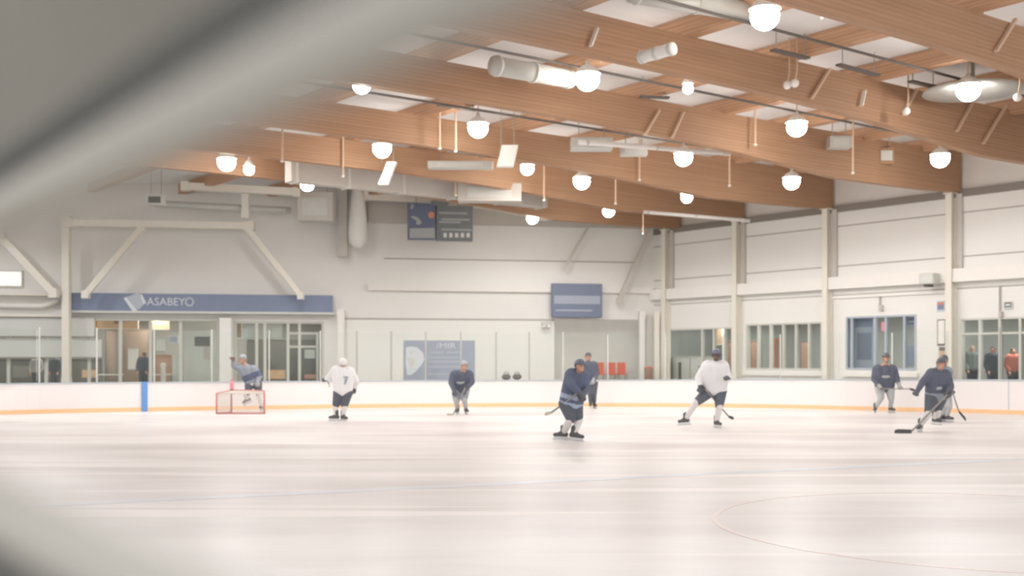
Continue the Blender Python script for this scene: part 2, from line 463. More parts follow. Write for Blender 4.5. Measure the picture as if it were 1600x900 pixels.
# lobby rooms behind the openings
struct('floor_lobby', RW.sbox(MB(), sR0, sR1, -0.02, 0.28, -6, -0.26), M['floor'])
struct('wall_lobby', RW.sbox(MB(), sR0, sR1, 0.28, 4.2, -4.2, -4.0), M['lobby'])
struct('ceiling_lobby', RW.sbox(MB(), sR0 + 1, sR1, 3.5, 3.6, -4.0, -0.26), M['wall'])
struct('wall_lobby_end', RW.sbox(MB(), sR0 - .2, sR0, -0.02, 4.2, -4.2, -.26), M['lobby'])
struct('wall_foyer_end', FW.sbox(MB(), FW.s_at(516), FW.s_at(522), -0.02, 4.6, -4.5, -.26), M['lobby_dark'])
struct('floor_foyer', FW.sbox(MB(), sF0, FW.s_at(520), 0.1, 0.28, -6, -0.26), M['floor'])
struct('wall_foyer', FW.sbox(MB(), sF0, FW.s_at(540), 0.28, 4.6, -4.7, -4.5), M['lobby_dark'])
struct('ceiling_foyer', FW.sbox(MB(), sF0, FW.s_at(520), 3.7, 3.8, -4.5, -0.26), M['wall'])
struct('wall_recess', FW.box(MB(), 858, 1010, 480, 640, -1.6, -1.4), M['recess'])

def spot(name, loc, radius, power):
    l = bpy.data.lights.new(name, 'SPOT'); l.shadow_soft_size = radius; l.energy = power; l.color = (.98, .985, 1)
    l.spot_size = math.radians(166); l.spot_blend = .25
    o = bpy.data.objects.new(name, l); C.objects.link(o); o.location = loc
    return o
def area(name, loc, size, power, rot=(0, 0, 0), col=(1, .98, .95)):
    l = bpy.data.lights.new(name, 'AREA'); l.shape = 'DISK'; l.size = size; l.energy = power; l.color = col
    o = bpy.data.objects.new(name, l); C.objects.link(o); o.location = loc; o.rotation_euler = rot
    return o
for px in (1095, 1225, 1376, 1560):
    p = RW.pt(RW.s_at(px), -1.8, 3.45); area('lobby_fill', p, 0.8, 100)  # fill lights added to brighten the lobby, no fittings built
for px in (-20, 110, 240, 340, 440):
    p = FW.pt(FW.s_at(px), -2.0, 3.65); area('foyer_fill', p, 0.8, 120, col=(1, .93, .85))  # warm fill added inside the foyer, likewise without fittings

# ------------------------------------------------------------------ windows
def window(nm, pl, h, nx, fr, split=None, th=0.07, mull=None, door=None):
    t0, t1, z0, z1 = h
    w = bpy.data.objects.new(nm, None); C.objects.link(w); w['kind'] = 'structure'; w.location = pl.pt((t0 + t1) / 2, 0, z0)
    f = MB()
    pl.sbox(f, t0, t1, z0, z0 + th, -.16, .03); pl.sbox(f, t0, t1, z1 - th, z1, -.16, .03)
    pl.sbox(f, t0, t0 + th, z0 + th, z1 - th, -.16, .03); pl.sbox(f, t1 - th, t1, z0 + th, z1 - th, -.16, .03)
    f.build('frame', fr, w)
    ts = mull if mull is not None else [t0 + (t1 - t0) * k / nx for k in range(1, nx)]
    for t in ts:
        pl.sbox(MB(), t - th * .6, t + th * .6, z0 + th, z1 - th, -.13, .02).build('mullion', fr, w)
    if split:
        pl.sbox(MB(), t0 + th, t1 - th, split - th * .5, split + th * .5, -.12, .015).build('transom', fr, w)
    pl.sbox(MB(), t0 + th, t1 - th, z0 + th, z1 - th, -.07, -.06).build('pane', M['pane'], w)
    return w
S = RW.s_at
window('window_1', RW, W1, 1, M['frame'], mull=[S(1097), S(1115), S(1132)])
window('window_2', RW, W2, 6, M['frame'])
window('window_3', RW, W3, 1, M['bframe'], mull=[S(1331), S(1367), S(1384), S(1413)])
window('window_4', RW, W4, 1, M['frame'], mull=[S(1531), S(1562), S(1594), S(1630), S(1670), S(1715)], split=2.55)
S2 = FW.s_at
window('window_5', FW, H1, 1, M['frame'], mull=[S2(-60), S2(13), S2(72), S2(139), S2(188), S2(235), S2(282)], th=0.1)
window('window_6', FW, H2, 1, M['frame'], mull=[S2(401), S2(414), S2(450), S2(468)], th=0.1)
# sill ledges under two of the right windows
for n, (x0, x1) in enumerate(((1166, 1285), (1322, 1432))):
    struct(f'trim_{11 + n}', RW.sbox(MB(), S(x0) - .1, S(x1) + .1, 1.0, 1.16, 0.0, 0.14), M['white'])

# things seen through the right-hand windows
def wallthing(name, label, cat, pl, x0, x1, y0, y1, o0, o1, m, group=None, bevel=0.01):
    mb = MB(); pl.box(mb, x0, x1, y0, y1, o0, o1)
    return tag(mb.build(name, m, bevel=bevel), label, cat, group)
def panel_thing(name, label, cat, pl, x0, x1, y0, y1, o0, o1, m, fm, bands=()):
    """framed panel: frame + face + printed bands"""
    r = thing(name, label, cat, pl.pix((x0 + x1) / 2, y1, o1))
    pl.box(MB(), x0, x1, y0, y1, o0, o1).build('face', m, r)
    t = 1.2
    f = MB()
    pl.box(f, x0 - t, x1 + t, y0 - t, y0, o0, o1 + .02); pl.box(f, x0 - t, x1 + t, y1, y1 + t, o0, o1 + .02)
    pl.box(f, x0 - t, x0, y0, y1, o0, o1 + .02); pl.box(f, x1, x1 + t, y0, y1, o0, o1 + .02)
    f.build('frame', fm, r)
    for (a, b, c, d, bm_, nm) in bands:
        pl.box(MB(), a, b, c, d, o1, o1 + .012).build(nm, bm_, r)
    return r
panel_thing('locker_door', 'rust brown door seen through the left pane of the six-pane window', 'door', RW, 1173, 1187, 533, 596, -2.6, -2.5, M['rust'], M['brown'])
panel_thing('locker_door', 'reddish door seen through the third pane of the six-pane window', 'door', RW, 1211, 1222, 530, 596, -2.6, -2.5, M['rust'], M['red'])
panel_thing('locker_door', 'dull red door behind the fifth pane of the six-pane window', 'door', RW, 1251, 1264, 534, 596, -2.6, -2.5, M['rust'], M['greydark'])
panel_thing('locker_door', 'brown door seen beside the white player through the window by the corner', 'door', RW, 1135, 1144, 533, 596, -2.0, -1.9, M['rust'], M['brown'])
panel_thing('notice_board', 'pale tan notice behind the upper pane beside the corner window doors', 'notice', RW, 1118, 1128, 512, 538, -2.0, -1.9, M['orange'], M['frame'])
panel_thing('poster', 'large blue grey poster filling the left pane of the blue framed window', 'poster', RW, 1334, 1364, 497, 576, -0.35, -0.3, M['posterblue'], M['bframe'],
            [(1336, 1362, 500, 511, M['signblue'], 'top_band'), (1339, 1361, 520, 562, M['navyblue'], 'picture')])
panel_thing('poster', 'small pale blue poster low in the right pane of the blue framed window', 'poster', RW, 1418, 1430, 540, 570, -0.35, -0.3, M['posterblue'], M['bframe'], [(1420, 1428, 545, 560, M['stripe'], 'picture')])
panel_thing('poster', 'blue poster strip at the top of the narrow right pane', 'poster', RW, 1417, 1430, 497, 508, -0.35, -0.3, M['signblue'], M['bframe'], [(1419, 1428, 501, 504, M['print_dim'], 'picture')])
wallthing('sticker', 'small pinkish red square notice hanging in the middle of the blue framed window', 'notice', RW, 1377, 1386, 503, 517, -0.04, -0.03, M['pink'], bevel=0)
# white lockers under the first window
for k, (x0, x1) in enumerate(((1040, 1077), (1079, 1107))):
    r = thing('counter_cabinet', ('white counter cabinet with dark slot at the corner window', 'white counter cabinet right of the slotted one behind the white player')[k], 'cabinet', RW.pt(S((x0 + x1) / 2), -.6, 0.28))
    RW.box(MB(), x0, x1, 558, 598, -.8, -0.35).build('body', M['white'], r, bevel=.02)
    RW.box(MB(), x0 - .5, x1 + .5, 556.5, 558.5, -.82, -0.31).build('top', M['frame'], r)
    if k == 0: RW.box(MB(), 1060, 1064, 566, 594, -0.35, -0.33).build('slot', M['greydark'], r)
    else: RW.box(MB(), 1090, 1096, 572, 574, -0.35, -0.32).build('handle', M['stanchion'], r)
r = thing('lobby_door', 'grey inner door with a dark glass panel behind the corner window', 'door', RW.pt(S(1066), -3.8, 0.28))
RW.box(MB(), 1055, 1077, 530, 606, -3.9, -3.8).build('leaf', M['frame'], r)
RW.box(MB(), 1059, 1073, 535, 556, -3.8, -3.78).build('glass_panel', M['greydark'], r)

# items on the right wall
def wall_box_sign(name, label, cat, x0, x1, y0, y1, o0, o1, mb_, mf, bands=()):
    r = thing(name, label, cat, RW.pix((x0 + x1) / 2, y1, o0))
    RW.box(MB(), x0, x1, y0, y1, o0, o1).build('body', mb_, r, bevel=.02)
    RW.box(MB(), x0 + 1.5, x1 - 1.5, y0 + 1.5, y1 - 3, o1, o1 + .015).build('face', mf, r)
    for (a, b, c, d, m2, nm) in bands: RW.box(MB(), a, b, c, d, o1 + .015, o1 + .022).build(nm, m2, r)
    return r
r = thing('loudspeaker', 'grey box loudspeaker mounted on the white band of the right wall', 'speaker', RW.pix(1447, 446, .3))
RW.box(MB(), 1436, 1458, 427, 444, 0.34, 0.75).build('cabinet', M['lightgrey'], r, bevel=.03)
RW.box(MB(), 1438, 1456, 429, 442, 0.75, 0.765).build('grille', M['greyboard'], r)
RW.box(MB(), 1443, 1451, 444, 448, 0.3, 0.6).build('bracket', M['greydark'], r)
wall_box_sign('safety_sign', 'small square blue and red sign on the wall left of the nearest column', 'sign', 1463, 1476, 470, 487, 0, .03, M['print'], M['signblue'], [(1464.5, 1474.5, 472, 476, M['dot'], 'red_band')])
wall_box_sign('framed_notice', 'tall white framed notice on the wall left of the nearest column', 'notice', 1464, 1477, 499, 540, 0, .03, M['greydark'], M['white'])
wall_box_sign('small_poster', 'little tan and grey poster below the tall white notice', 'poster', 1466, 1479, 541, 562, .012, .03, M['greyboard'], M['orange'], [(1467.5, 1477.5, 542.5, 548, M['greydark'], 'heading')])
wall_box_sign('exit_sign', 'small dark grey square sign above the right storefront', 'sign', 1568, 1581, 471, 483, 0, .06, M['greyboard'], M['greydark'], [(1571, 1578, 475, 478, M['print'], 'mark')])

# steel columns along the right wall
names = {1047: 'cream steel column farthest away, close to the wall corner', 1158: 'cream steel column between the first two windows', 1300: 'cream steel column right of the six-pane window', 1494: 'tall cream steel column left of the right storefront', 1765: 'cream steel column nearest on the right wall beyond the storefront doors'}
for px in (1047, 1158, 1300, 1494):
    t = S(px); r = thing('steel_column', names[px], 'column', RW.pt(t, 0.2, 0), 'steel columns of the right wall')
    w = 0.2
    RW.sbox(MB(), t - w, t + w * .2, 0, ZT - .1, .34, .37).build('front_flange', M['cream'], r)
    RW.sbox(MB(), t - w * .5, t - w * .3, 0, ZT - .1, .05, .34).build('web', M['cream'], r)
    RW.sbox(MB(), t - w, t + w * .2, 0, ZT - .1, .02, .05).build('rear_flange', M['cream'], r)
    RW.sbox(MB(), t + w * .35, t + w * 1.4, 4.87, ZT - .1, .02, .12).build('shade_strip', M['wall_dark'], r)  # shade band beside the column, painted as a grey strip
    RW.sbox(MB(), t - w * 1.3, t + w * .5, ZT - .1, ZT - .05, .0, .42).build('cap_plate', M['cream'], r)
# vertical conduits on the right wall
for x, y0, y1, lab in ((1375, 461, 486, 'thin grey conduit with a bulb end dropping to the blue framed window'), (1562, 446, 496, 'thin grey conduit running down to the right storefront')):
    r = thing('wall_conduit', lab, 'conduit', RW.pix(x, y1, .05))
    MB().tube([RW.pix(x, y0, .05), RW.pix(x, y1, .05)], .03).build('pipe', M['seam'], r)
    RW.box(MB(), x - 2.5, x + 2.5, y1 - 9, y1, .0, .14).build('junction_box', M['wall_dark'], r, bevel=.01)

# ------------------------------------------------------------------ far wall: trusses, signs, facade
def steel(mb, p, q, w=.28): return mb.bar(p, q, w, w)
fo = 1.3
def fp(x, y, o=fo): return FW.pix(x, y, o)
def tbar(name, label, cat, pts, w, m, group=None, plates=True):
    r = thing(name, label, cat, pts[0])
    MB().bar(pts[0], pts[1], w, w).build('bar', m, r, bevel=.02)
    if plates:
        for p in pts[:2]:
            MB().bar(p - Vector((w * .55, 0, 0)), p + Vector((w * .55, 0, 0)), w * 1.08, w * 1.25).build('end_plate', m, r)
    return r
G = 'steel frame on the far left wall'
tbar('roof_girder', 'long cream horizontal girder above the blue banner at left', 'girder', [fp(108, 348), fp(392, 353)], .3, M['cream'], G)
tbar('roof_girder', 'cream girder high at left under the lamps', 'girder', [fp(290, 291, 2.4), fp(464, 300, 2.4)], .3, M['cream'], G)
tbar('roof_girder', 'short cream girder at the very top left', 'girder', [fp(200, 262, 3), fp(366, 264, 3)], .25, M['cream'], G)
tbar('roof_girder', 'pale girder running right from the white duct behind the hanging scoreboard', 'girder', [fp(565, 305, 1.0), fp(705, 311, 1.0)], .4, M['cream'], G)
tbar('roof_girder', 'pale girder piece left of the farthest wood beam', 'girder', [fp(858, 337, 1.6), fp(945, 337, 1.6)], .3, M['white'], G)
tbar('roof_girder', 'pale girder sloping right from the scoreboard towards the far lamp', 'girder', [fp(745, 318, 1.0), fp(850, 338, 1.0)], .3, M['cream'], G)
tbar('diagonal_brace', 'cream diagonal brace leaning down to the right at the left edge', 'brace', [fp(2, 370), fp(84, 458)], .3, M['cream'], G)
tbar('diagonal_brace', 'cream diagonal brace rising right above the banner emblem', 'brace', [fp(134, 460), fp(222, 355)], .26, M['cream'], G)
tbar('diagonal_brace', 'cream diagonal brace falling right from the girder end', 'brace', [fp(385, 355), fp(470, 462)], .24, M['cream'], G)
tbar('diagonal_brace', 'slim grey brace in the far right corner of the hall', 'brace', [fp(1016, 362, .5), fp(968, 470, .5)], .22, M['wall_dark'], G)
tbar('diagonal_brace', 'thin grey brace left of the corner brace', 'brace', [fp(918, 356, .5), fp(882, 420, .5)], .12, M['wall_dark'], G)
tbar('steel_post', 'cream post rising beside the left end of the blue banner', 'post', [fp(104, 598, 1.0), fp(104, 345, 1.0)], .3, M['cream'], G)
tbar('steel_post', 'short cream post between the two girders at left', 'post', [fp(384, 334, 2.0), fp(384, 302, 2.0)], .28, M['cream'], G)
tbar('steel_post', 'grey post beside the white vertical duct', 'post', [fp(536, 392, .6), fp(536, 272, .6)], .42, M['wall_dark'], G)
tbar('steel_post', 'white post right of the lobby doors down to the boards', 'post', [fp(533, 640, .5), fp(533, 490, .5)], .28, M['white'], G)
tbar('steel_post', 'white pillar between the two glazed lobby fronts', 'post', [fp(354, 640, .4), fp(354, 497, .4)], .5, M['wall_low'], G, False)
tbar('steel_post', 'cream post at the far corner left of the window', 'post', [fp(1026, 640, .7), fp(1026, 492, .7)], .24, M['cream'], G)
tbar('steel_post', 'pale post at the right edge of the grey recess', 'post', [fp(1003, 640, .3), fp(1003, 492, .3)], .24, M['wall_low'], G)

# white vertical duct
r = thing('air_duct', 'white rounded vertical duct hanging beside the grey post', 'duct', fp(559, 385, 1.2))
MB().lathe(fp(559, 388, 1.2), [(0.01, 0), (.2, .05), (.37, .25), (.41, .6), (.38, 1.3), (.3, 2.1), (.2, 2.6), (.01, 2.7)], 20).build('shell', M['duct'], r, smooth=True)
MB().lathe(fp(559, 316, 1.2), [(.22, 0), (.25, .02), (.25, .1), (.22, .12)], 20).build('collar', M['lightgrey'], r, smooth=True)

# blue banner on the lobby fascia
o1 = .55
r = thing('fascia_banner', 'long slate blue banner sign with pale emblem above the lobby glass', 'sign', FW.pix(315, 487, o1))
FW.box(MB(), 111, 520, 459.5, 486.5, .02, o1).build('face', M['signblue'], r)
FW.box(MB(), 109, 523, 486.5, 490, .02, o1 + .1).build('lower_trim', M['lightgrey'], r)
FW.box(MB(), 108.5, 111, 458, 488, .02, o1 + .05).build('end_trim', M['print_dim'], r)
def on_plane(me, pl, x, y, out, flip=False):
    """text mesh (xy plane) onto a vertical plane at pixel x,y"""
    d = pl.d; n = pl.n; p = pl.pix(x, y, out)
    R = Matrix(((d.x, 0, n.x, p.x), (d.y, 0, n.y, p.y), (0, 1, 0, p.z), (0, 0, 0, 1)))
    me.transform(R); return me
pp = lambda x, y: FW.pix(x, y, o1 + .005)
nv = FW.n * .02
# emblem: a tilted pale shield with a heavier left stroke
MB().prism([pp(193, 466), pp(198, 464), pp(213, 483), pp(216, 486.5), pp(207, 486)], nv).build('emblem_stroke', M['print'], r)
MB().prism([pp(199, 464), pp(216, 457.5), pp(221, 461), pp(226, 475), pp(217, 484), pp(213, 482)], nv).build('emblem_shield', M['print_dim'], r)
MB().prism([pp(219, 460), pp(222, 460), pp(229, 474), pp(224, 475)], nv * 1.6).build('emblem_edge', M['print'], r)
me = on_plane(text_mesh('ASABEY', .46, .02, 0.98), FW, 259.5, 472, o1 + .02); link('lettering', me, M['print'], r)
MB().tube([pp(296 + 6 * math.cos(t * math.pi / 8), 472 + 6 * math.sin(t * math.pi / 8)) for t in range(17)], .05, 6).build('ring_mark', M['print_dim'], r)
# grey slatted boards of the left lobby front
for x0, x1, y0, y1, lab in ((-120, 147, 497, 525, 'upper grey board panel across the left lobby front'), (-120, 158, 531, 558, 'lower grey board panel across the left lobby front')):
    r = thing('board_panel', lab, 'panel', FW.pix((x0 + x1) / 2, y1, .4))
    FW.box(MB(), x0, x1, y0, y1, .1, .3).build('panel', M['greyboard'], r)
    FW.box(MB(), x0, x1, y1, y1 + 1.6, .1, .34).build('lower_rail', M['shadow_trim'], r)
    FW.box(MB(), x0, x1, y0 - 1.2, y0, .1, .34).build('upper_rail', M['lightgrey'], r)
r = thing('ledge_cornice', 'cream ledge with pipes at the left edge beside the banner', 'ledge', FW.pix(40, 492, .5))
FW.box(MB(), -120, 108, 458, 461, 0, .6).build('top_ledge', M['cream'], r)
FW.box(MB(), -120, 108, 491, 494.5, 0, .5).build('bottom_ledge', M['cream'], r)
MB().tube([FW.pix(-100, 476, .3), FW.pix(66, 478, .3), FW.pix(92, 470, .3)], .12).build('pipe', M['white'], r, smooth=True)
r = thing('wall_light', 'bright rectangular window light at the left edge', 'light', FW.pix(5, 446, .1))
FW.box(MB(), -30, 33, 424, 446, 0, .1).build('lit_panel', mat('lit pane', (250, 244, 238), emit=(255, 248, 240), estr=.5), r)
f = MB(); FW.box(f, -32, 35, 446, 448, 0, .16); FW.box(f, -32, 35, 422, 424, 0, .16); FW.box(f, 33, 35, 424, 446, 0, .16); f.build('frame', M['greyboard'], r)

# inside the left lobby
panel_thing('menu_board', 'warm orange strip board at the top inside the lobby', 'board', FW, 149, 215, 494, 513, -2.0, -1.9, M['orange'], M['cream'], [(178, 192, 496, 506, M['rust'], 'dark_print')])
panel_thing('menu_board', 'tan strip board inside the lobby right of the orange one', 'board', FW, 236, 263, 496, 514, -2.0, -1.9, M['orange'], M['cream'])
panel_thing('wood_door', 'brown wooden door inside the lobby left of the white sheet', 'door', FW, 165, 182, 516, 594, -2.6, -2.5, M['brown'], M['greydark'])
panel_thing('wall_sheet', 'bright white sheet hanging on brown wall inside the lobby', 'poster', FW, 201, 214, 546, 576, -2.0, -1.95, M['white'], M['print'])
panel_thing('brown_partition', 'wide brown partition behind the white sheet in the lobby', 'partition', FW, 189, 232, 516, 596, -2.8, -2.7, M['brown'], M['brown'])
panel_thing('brown_partition', 'rust brown partition right of the dark coated visitor in the lobby', 'partition', FW, 243, 268, 555, 596, -2.6, -2.5, M['rust'], M['brown'])
panel_thing('paper_notice', 'pale square notice hanging above the rust partition', 'notice', FW, 245, 257, 531, 547, -1.6, -1.55, M['wall_low'], M['print'])
panel_thing('paper_notice', 'pale blue notice beside the square one in the lobby', 'notice', FW, 265, 277, 526, 535, -1.6, -1.55, M['posterblue'], M['print'])
panel_thing('grey_partition', 'pale grey partition at the right side of the left lobby', 'partition', FW, 270, 283, 558, 598, -1.4, -1.3, M['greyboard'], M['lightgrey'])
panel_thing('grey_partition', 'large pale panel with dark hatch left of the white pillar', 'partition', FW, 288, 338, 500, 598, -1.2, -1.1, M['greyboard'], M['lightgrey'], [(304, 328, 526, 541, M['greydark'], 'hatch'), (318, 328, 541, 562, M['wall_dark'], 'hatch_side')])
panel_thing('roller_shade', 'pale grey roller shade at top of the right lobby front', 'shade', FW, 382, 440, 507, 527, -.5, -.45, M['greyboard'], M['lightgrey'], [(379, 387, 513, 529, M['print'], 'lit_edge')])
panel_thing('brown_panel', 'tan panel at the upper left of the right lobby front', 'panel', FW, 364, 377, 501, 528, -.8, -.7, M['brown'], M['cream'])
panel_thing('dark_partition', 'dark grey partition low behind the far left lobby windows', 'partition', FW, -110, 160, 561, 599, -2.4, -2.3, M['greydark'], M['lobby_dark'], [(20, 44, 572, 590, M['lobby_dark'], 'pale_patch'), (128, 150, 578, 590, M['orange'], 'warm_patch')])
panel_thing('dark_partition', 'dark grey partition behind the glass door in the right lobby front', 'partition', FW, 386, 500, 531, 599, -2.2, -2.1, M['greydark'], M['lobby_dark'], [(418, 446, 578, 592, M['orange'], 'warm_patch')])
r = thing('glass_door', 'white framed double glass door in the right lobby front', 'door', FW.pix(472, 600, -.3))
for x in (448, 466, 494): FW.box(MB(), x, x + 4, 521, 604, -.45, -.36).build('stile', M['white'], r)
for y in (519, 540): FW.box(MB(), 448, 498, y, y + 3.5, -.45, -.36).build('rail', M['white'], r)
FW.box(MB(), 452, 466, 543.5, 604, -.42, -.41).build('pane', M['pane'], r); FW.box(MB(), 470, 494, 543.5, 604, -.42, -.41).build('pane', M['pane'], r)
FW.box(MB(), 476, 492, 546, 560, -.41, -.39).build('poster', M['greyboard'], r)
r = thing('bench_seat', 'red seat end low behind the glass door', 'seat', FW.pix(484, 598, -.1))
FW.box(MB(), 475, 493, 585, 592, .3, .5).build('seat', M['rust'], r, bevel=.04); FW.box(MB(), 477, 479, 592, 612, .35, .45).build('leg', M['greydark'], r); FW.box(MB(), 489, 491, 592, 612, .35, .45).build('leg', M['greydark'], r)
# foyer tables
for x, lab in ((165, 'pale table low inside the lobby under the brown door'), (245, 'grey table inside the lobby under the rust partition')):
    r = thing('foyer_table', lab, 'table', FW.pt(FW.s_at(x), -1.2, .28))
    t = FW.s_at(x)
    FW.sbox(MB(), t - .5, t + .5, .98, 1.03, -1.6, -.8).build('table_top', M['greyboard'], r, bevel=.01)
    for a in (-.44, .44):
        for b in (-1.52, -.88): FW.sbox(MB(), t + a - .025, t + a + .025, .28, .98, b - .025, b + .025).build('leg', M['stanchion'], r)
r = thing('pale_column', 'short white bollard standing inside the lobby beside the tables', 'bollard', FW.pt(FW.s_at(252.5), -.6, .28))
MB().lathe(FW.pt(FW.s_at(252.5), -.6, .28), [(.01, 0), (.14, 0), (.12, .1), (.1, 1.0), (.13, 1.12), (.1, 1.22), (.01, 1.24)], 16).build('shaft', M['white'], r, smooth=True)
MB().lathe(FW.pt(FW.s_at(252.5), -.6, .27), [(.01, 0), (.2, 0), (.2, .05), (.01, .06)], 16).build('base', M['lightgrey'], r, smooth=True)

# large wall poster behind the goal side boards
ow = .1
r = thing('wall_poster', 'wide faded blue poster with white crest on the far wall', 'poster', FW.pix(686, 594, ow))
FW.box(MB(), 631, 742, 532, 594, .06, ow).build('sheet', M['posterblue'], r)
pw = lambda x, y: FW.pix(x, y, ow + .002); nw = FW.n * .01
MB().prism([pw(634, 543), pw(642, 541), pw(652, 543), pw(661, 551), pw(663, 562), pw(658, 571), pw(650, 580), pw(642, 586), pw(636, 586), pw(634, 570)], nw).build('crest', M['print'], r)
MB().prism([pw(636, 560), pw(642, 558), pw(649, 561), pw(646, 570), pw(642, 576), pw(638, 568)], nw * 1.6).build('crest_mark', M['greyboard'], r)
MB().prism([pw(640, 549), pw(646, 548), pw(645, 553), pw(640, 553)], nw * 1.6).build('crest_mark', M['greyboard'], r)
me = on_plane(text_mesh('/MIR', .34, .012, 1.35), FW, 697, 540.5, ow + .008); link('title', me, M['print'], r)
for y, x0, x1 in ((550.5, 673, 694), (550.5, 698, 720), (558.5, 670, 718), (565, 670, 718), (573, 668, 722), (584.5, 668, 702)):
    FW.box(MB(), x0, x1, y - 1.2, y + 1.2, ow, ow + .008).build('text_line', M['print_dim'], r)
# blue wall sign (mostly behind the caption)
r = thing('wall_sign', 'deep blue sign on the far wall above the grey recess', 'sign', FW.pix(901, 496, .2))
FW.box(MB(), 863, 941, 443, 496, .2, .5).build('body', M['navyblue'], r, bevel=.03)
FW.box(MB(), 866, 938, 462, 475, .5, .515).build('band', M['posterblue'], r)
FW.box(MB(), 868, 925, 484, 486, .5, .515).build('text_line', M['print_dim'], r)
# emergency light
r = thing('emergency_light', 'small white twin-head emergency light left of the grey recess', 'light', FW.pix(853, 512, .1))
FW.box(MB(), 847, 861, 502, 508, .06, .2).build('housing', M['lightgrey'], r, bevel=.02)
for x in (850, 857): MB().capsule(FW.pix(x, 510.5, .2), FW.pix(x, 510.5, .34), .07, .09).build('lamp_head', M['white'], r, smooth=True)
# red seats in the recess
for k, x in enumerate((938, 956, 972)):
    lab = ('leftmost', 'middle', 'rightmost')[k] + ' of the three orange red seats in the grey recess'
    t = FW.s_at(x, -.4); r = thing('plastic_seat', lab, 'seat', FW.pt(t, -.4, .3), 'orange red seats in the recess')
    z = FW.pix(x, 584, -.4).z
    FW.sbox(MB(), t - .2, t + .2, z - .05, z, -.5, -.1).build('seat', M['red'], r, bevel=.02)
    FW.sbox(MB(), t - .2, t + .2, z, z + .52, -.55, -.5).build('backrest', M['red'], r, bevel=.02)
    for a in (-.16, .16):
        for b in (-.48, -.14): FW.sbox(MB(), t + a - .02, t + a + .02, .31, z - .05, b - .02, b + .02).build('leg', M['stanchion'], r)
tag(FW.box(MB(), 866, 1000, 612, 640, -1.39, .0).build('recess_step', M['floor']), kind='structure')
r = thing('litter_bin', 'small red bin standing right of the orange red seats', 'bin', FW.pt(FW.s_at(1013.5, 1.2), 1.2, 0))
MB().lathe(FW.pt(FW.s_at(1013.5, 1.2), 1.2, 0), [(.01, 0), (.16, 0), (.2, 1.25), (.21, 1.3), (.01, 1.32)], 16).build('drum', M['rust'], r, smooth=True)
MB().lathe(FW.pt(FW.s_at(1013.5, 1.2), 1.2, 1.3), [(.01, .06), (.12, .05), (.21, 0), (.2, -.03)], 16).build('lid', M['red'], r, smooth=True)
# dark shoes-like bags on the boards' far ledge
for k, x in enumerate((791, 808)):
    p = FW.pix(x, 592, 1.0); r = thing('kit_bag', ('left', 'right')[k] + ' small dark bag on a bench behind the boards', 'bag', (p.x, p.y, .78))
    MB().ellipsoid((p.x, p.y, .9), .2, .15, .13).build('body', M['greydark'], r, smooth=True)
    MB().tube([(p.x - .12, p.y, .98), (p.x - .07, p.y, 1.1), (p.x + .07, p.y, 1.1), (p.x + .12, p.y, .98)], .02, 6).build('handle', M['greydark'], r)
p0, p1 = FW.pix(780, 600, 1.0), FW.pix(826, 600, 1.0)
r = thing('players_bench', 'low grey bench behind the boards under the dark bags', 'bench', ((p0.x + p1.x) / 2, (p0.y + p1.y) / 2, 0))
MB().bar(Vector((p0.x, p0.y, .74)), Vector((p1.x, p1.y, .74)), .5, .06).build('seat', M['greyboard'], r)
for q in (p0, p1): MB().box((q.x - .05, q.y - .2, 0), (q.x + .05, q.y + .2, .71)).build('leg', M['stanchion'], r)

# hanging scoreboard-like panel
oh = 2.2
r = thing('scoreboard', 'blue and grey scoreboard hanging from the girder above centre', 'scoreboard', FW.pix(688, 376, oh))
FW.box(MB(), 638, 680, 317, 374, oh - .4, oh).build('sponsor_panel', M['scoreblue'], r, bevel=.02)
FW.box(MB(), 682, 739, 322, 376, oh - .4, oh).build('score_panel', M['scoregrey'], r, bevel=.02)
FW.box(MB(), 676, 700, 312, 322, oh - .4, oh - .02).build('top_box', M['scoregrey'], r, bevel=.02)
ps = lambda x, y: FW.pix(x, y, oh + .004); ns = FW.n * .012
MB().prism([ps(641, 339), ps(646, 337), ps(654, 341), ps(659, 347), ps(656, 351), ps(650, 351), ps(651, 345)], ns).build('swoosh_mark', M['print_grey'], r)
MB().prism([ps(643, 318), ps(647, 321), ps(645, 327), ps(641, 326)], ns).build('corner_mark', M['print_grey'], r)
MB().prism([ps(640, 357), ps(679, 356), ps(679, 372), ps(640, 372)], ns).build('pale_band', M['print_grey'], r)
MB().lathe(FW.pix(674, 336, oh), [(.001, .02), (.13, .02), (.14, .0)], 16, FW.n).build('orange_disc', M['dot'], r)
for y, x0, x1 in ((333, 686, 730), (343, 690, 734), (347, 686, 720), (359, 690, 737)):
    FW.box(MB(), x0, x1, y - 1.5, y + 1.5, oh, oh + .01).build('text_line', M['print_grey'], r)
for i, x in enumerate((693, 702, 711, 720, 729)):
    FW.box(MB(), x, x + 5, 364, 371, oh, oh + .01).build('digit_block', M['greyboard'], r)
for x in (650, 728): MB().tube([FW.pix(x, 318, oh - .2), FW.pix(x, 318, oh - .2) + Vector((0, 0, 9.1 - FW.pix(x, 318, oh - .2).z))], .025, 6).build('hanger', M['stanchion'], r)

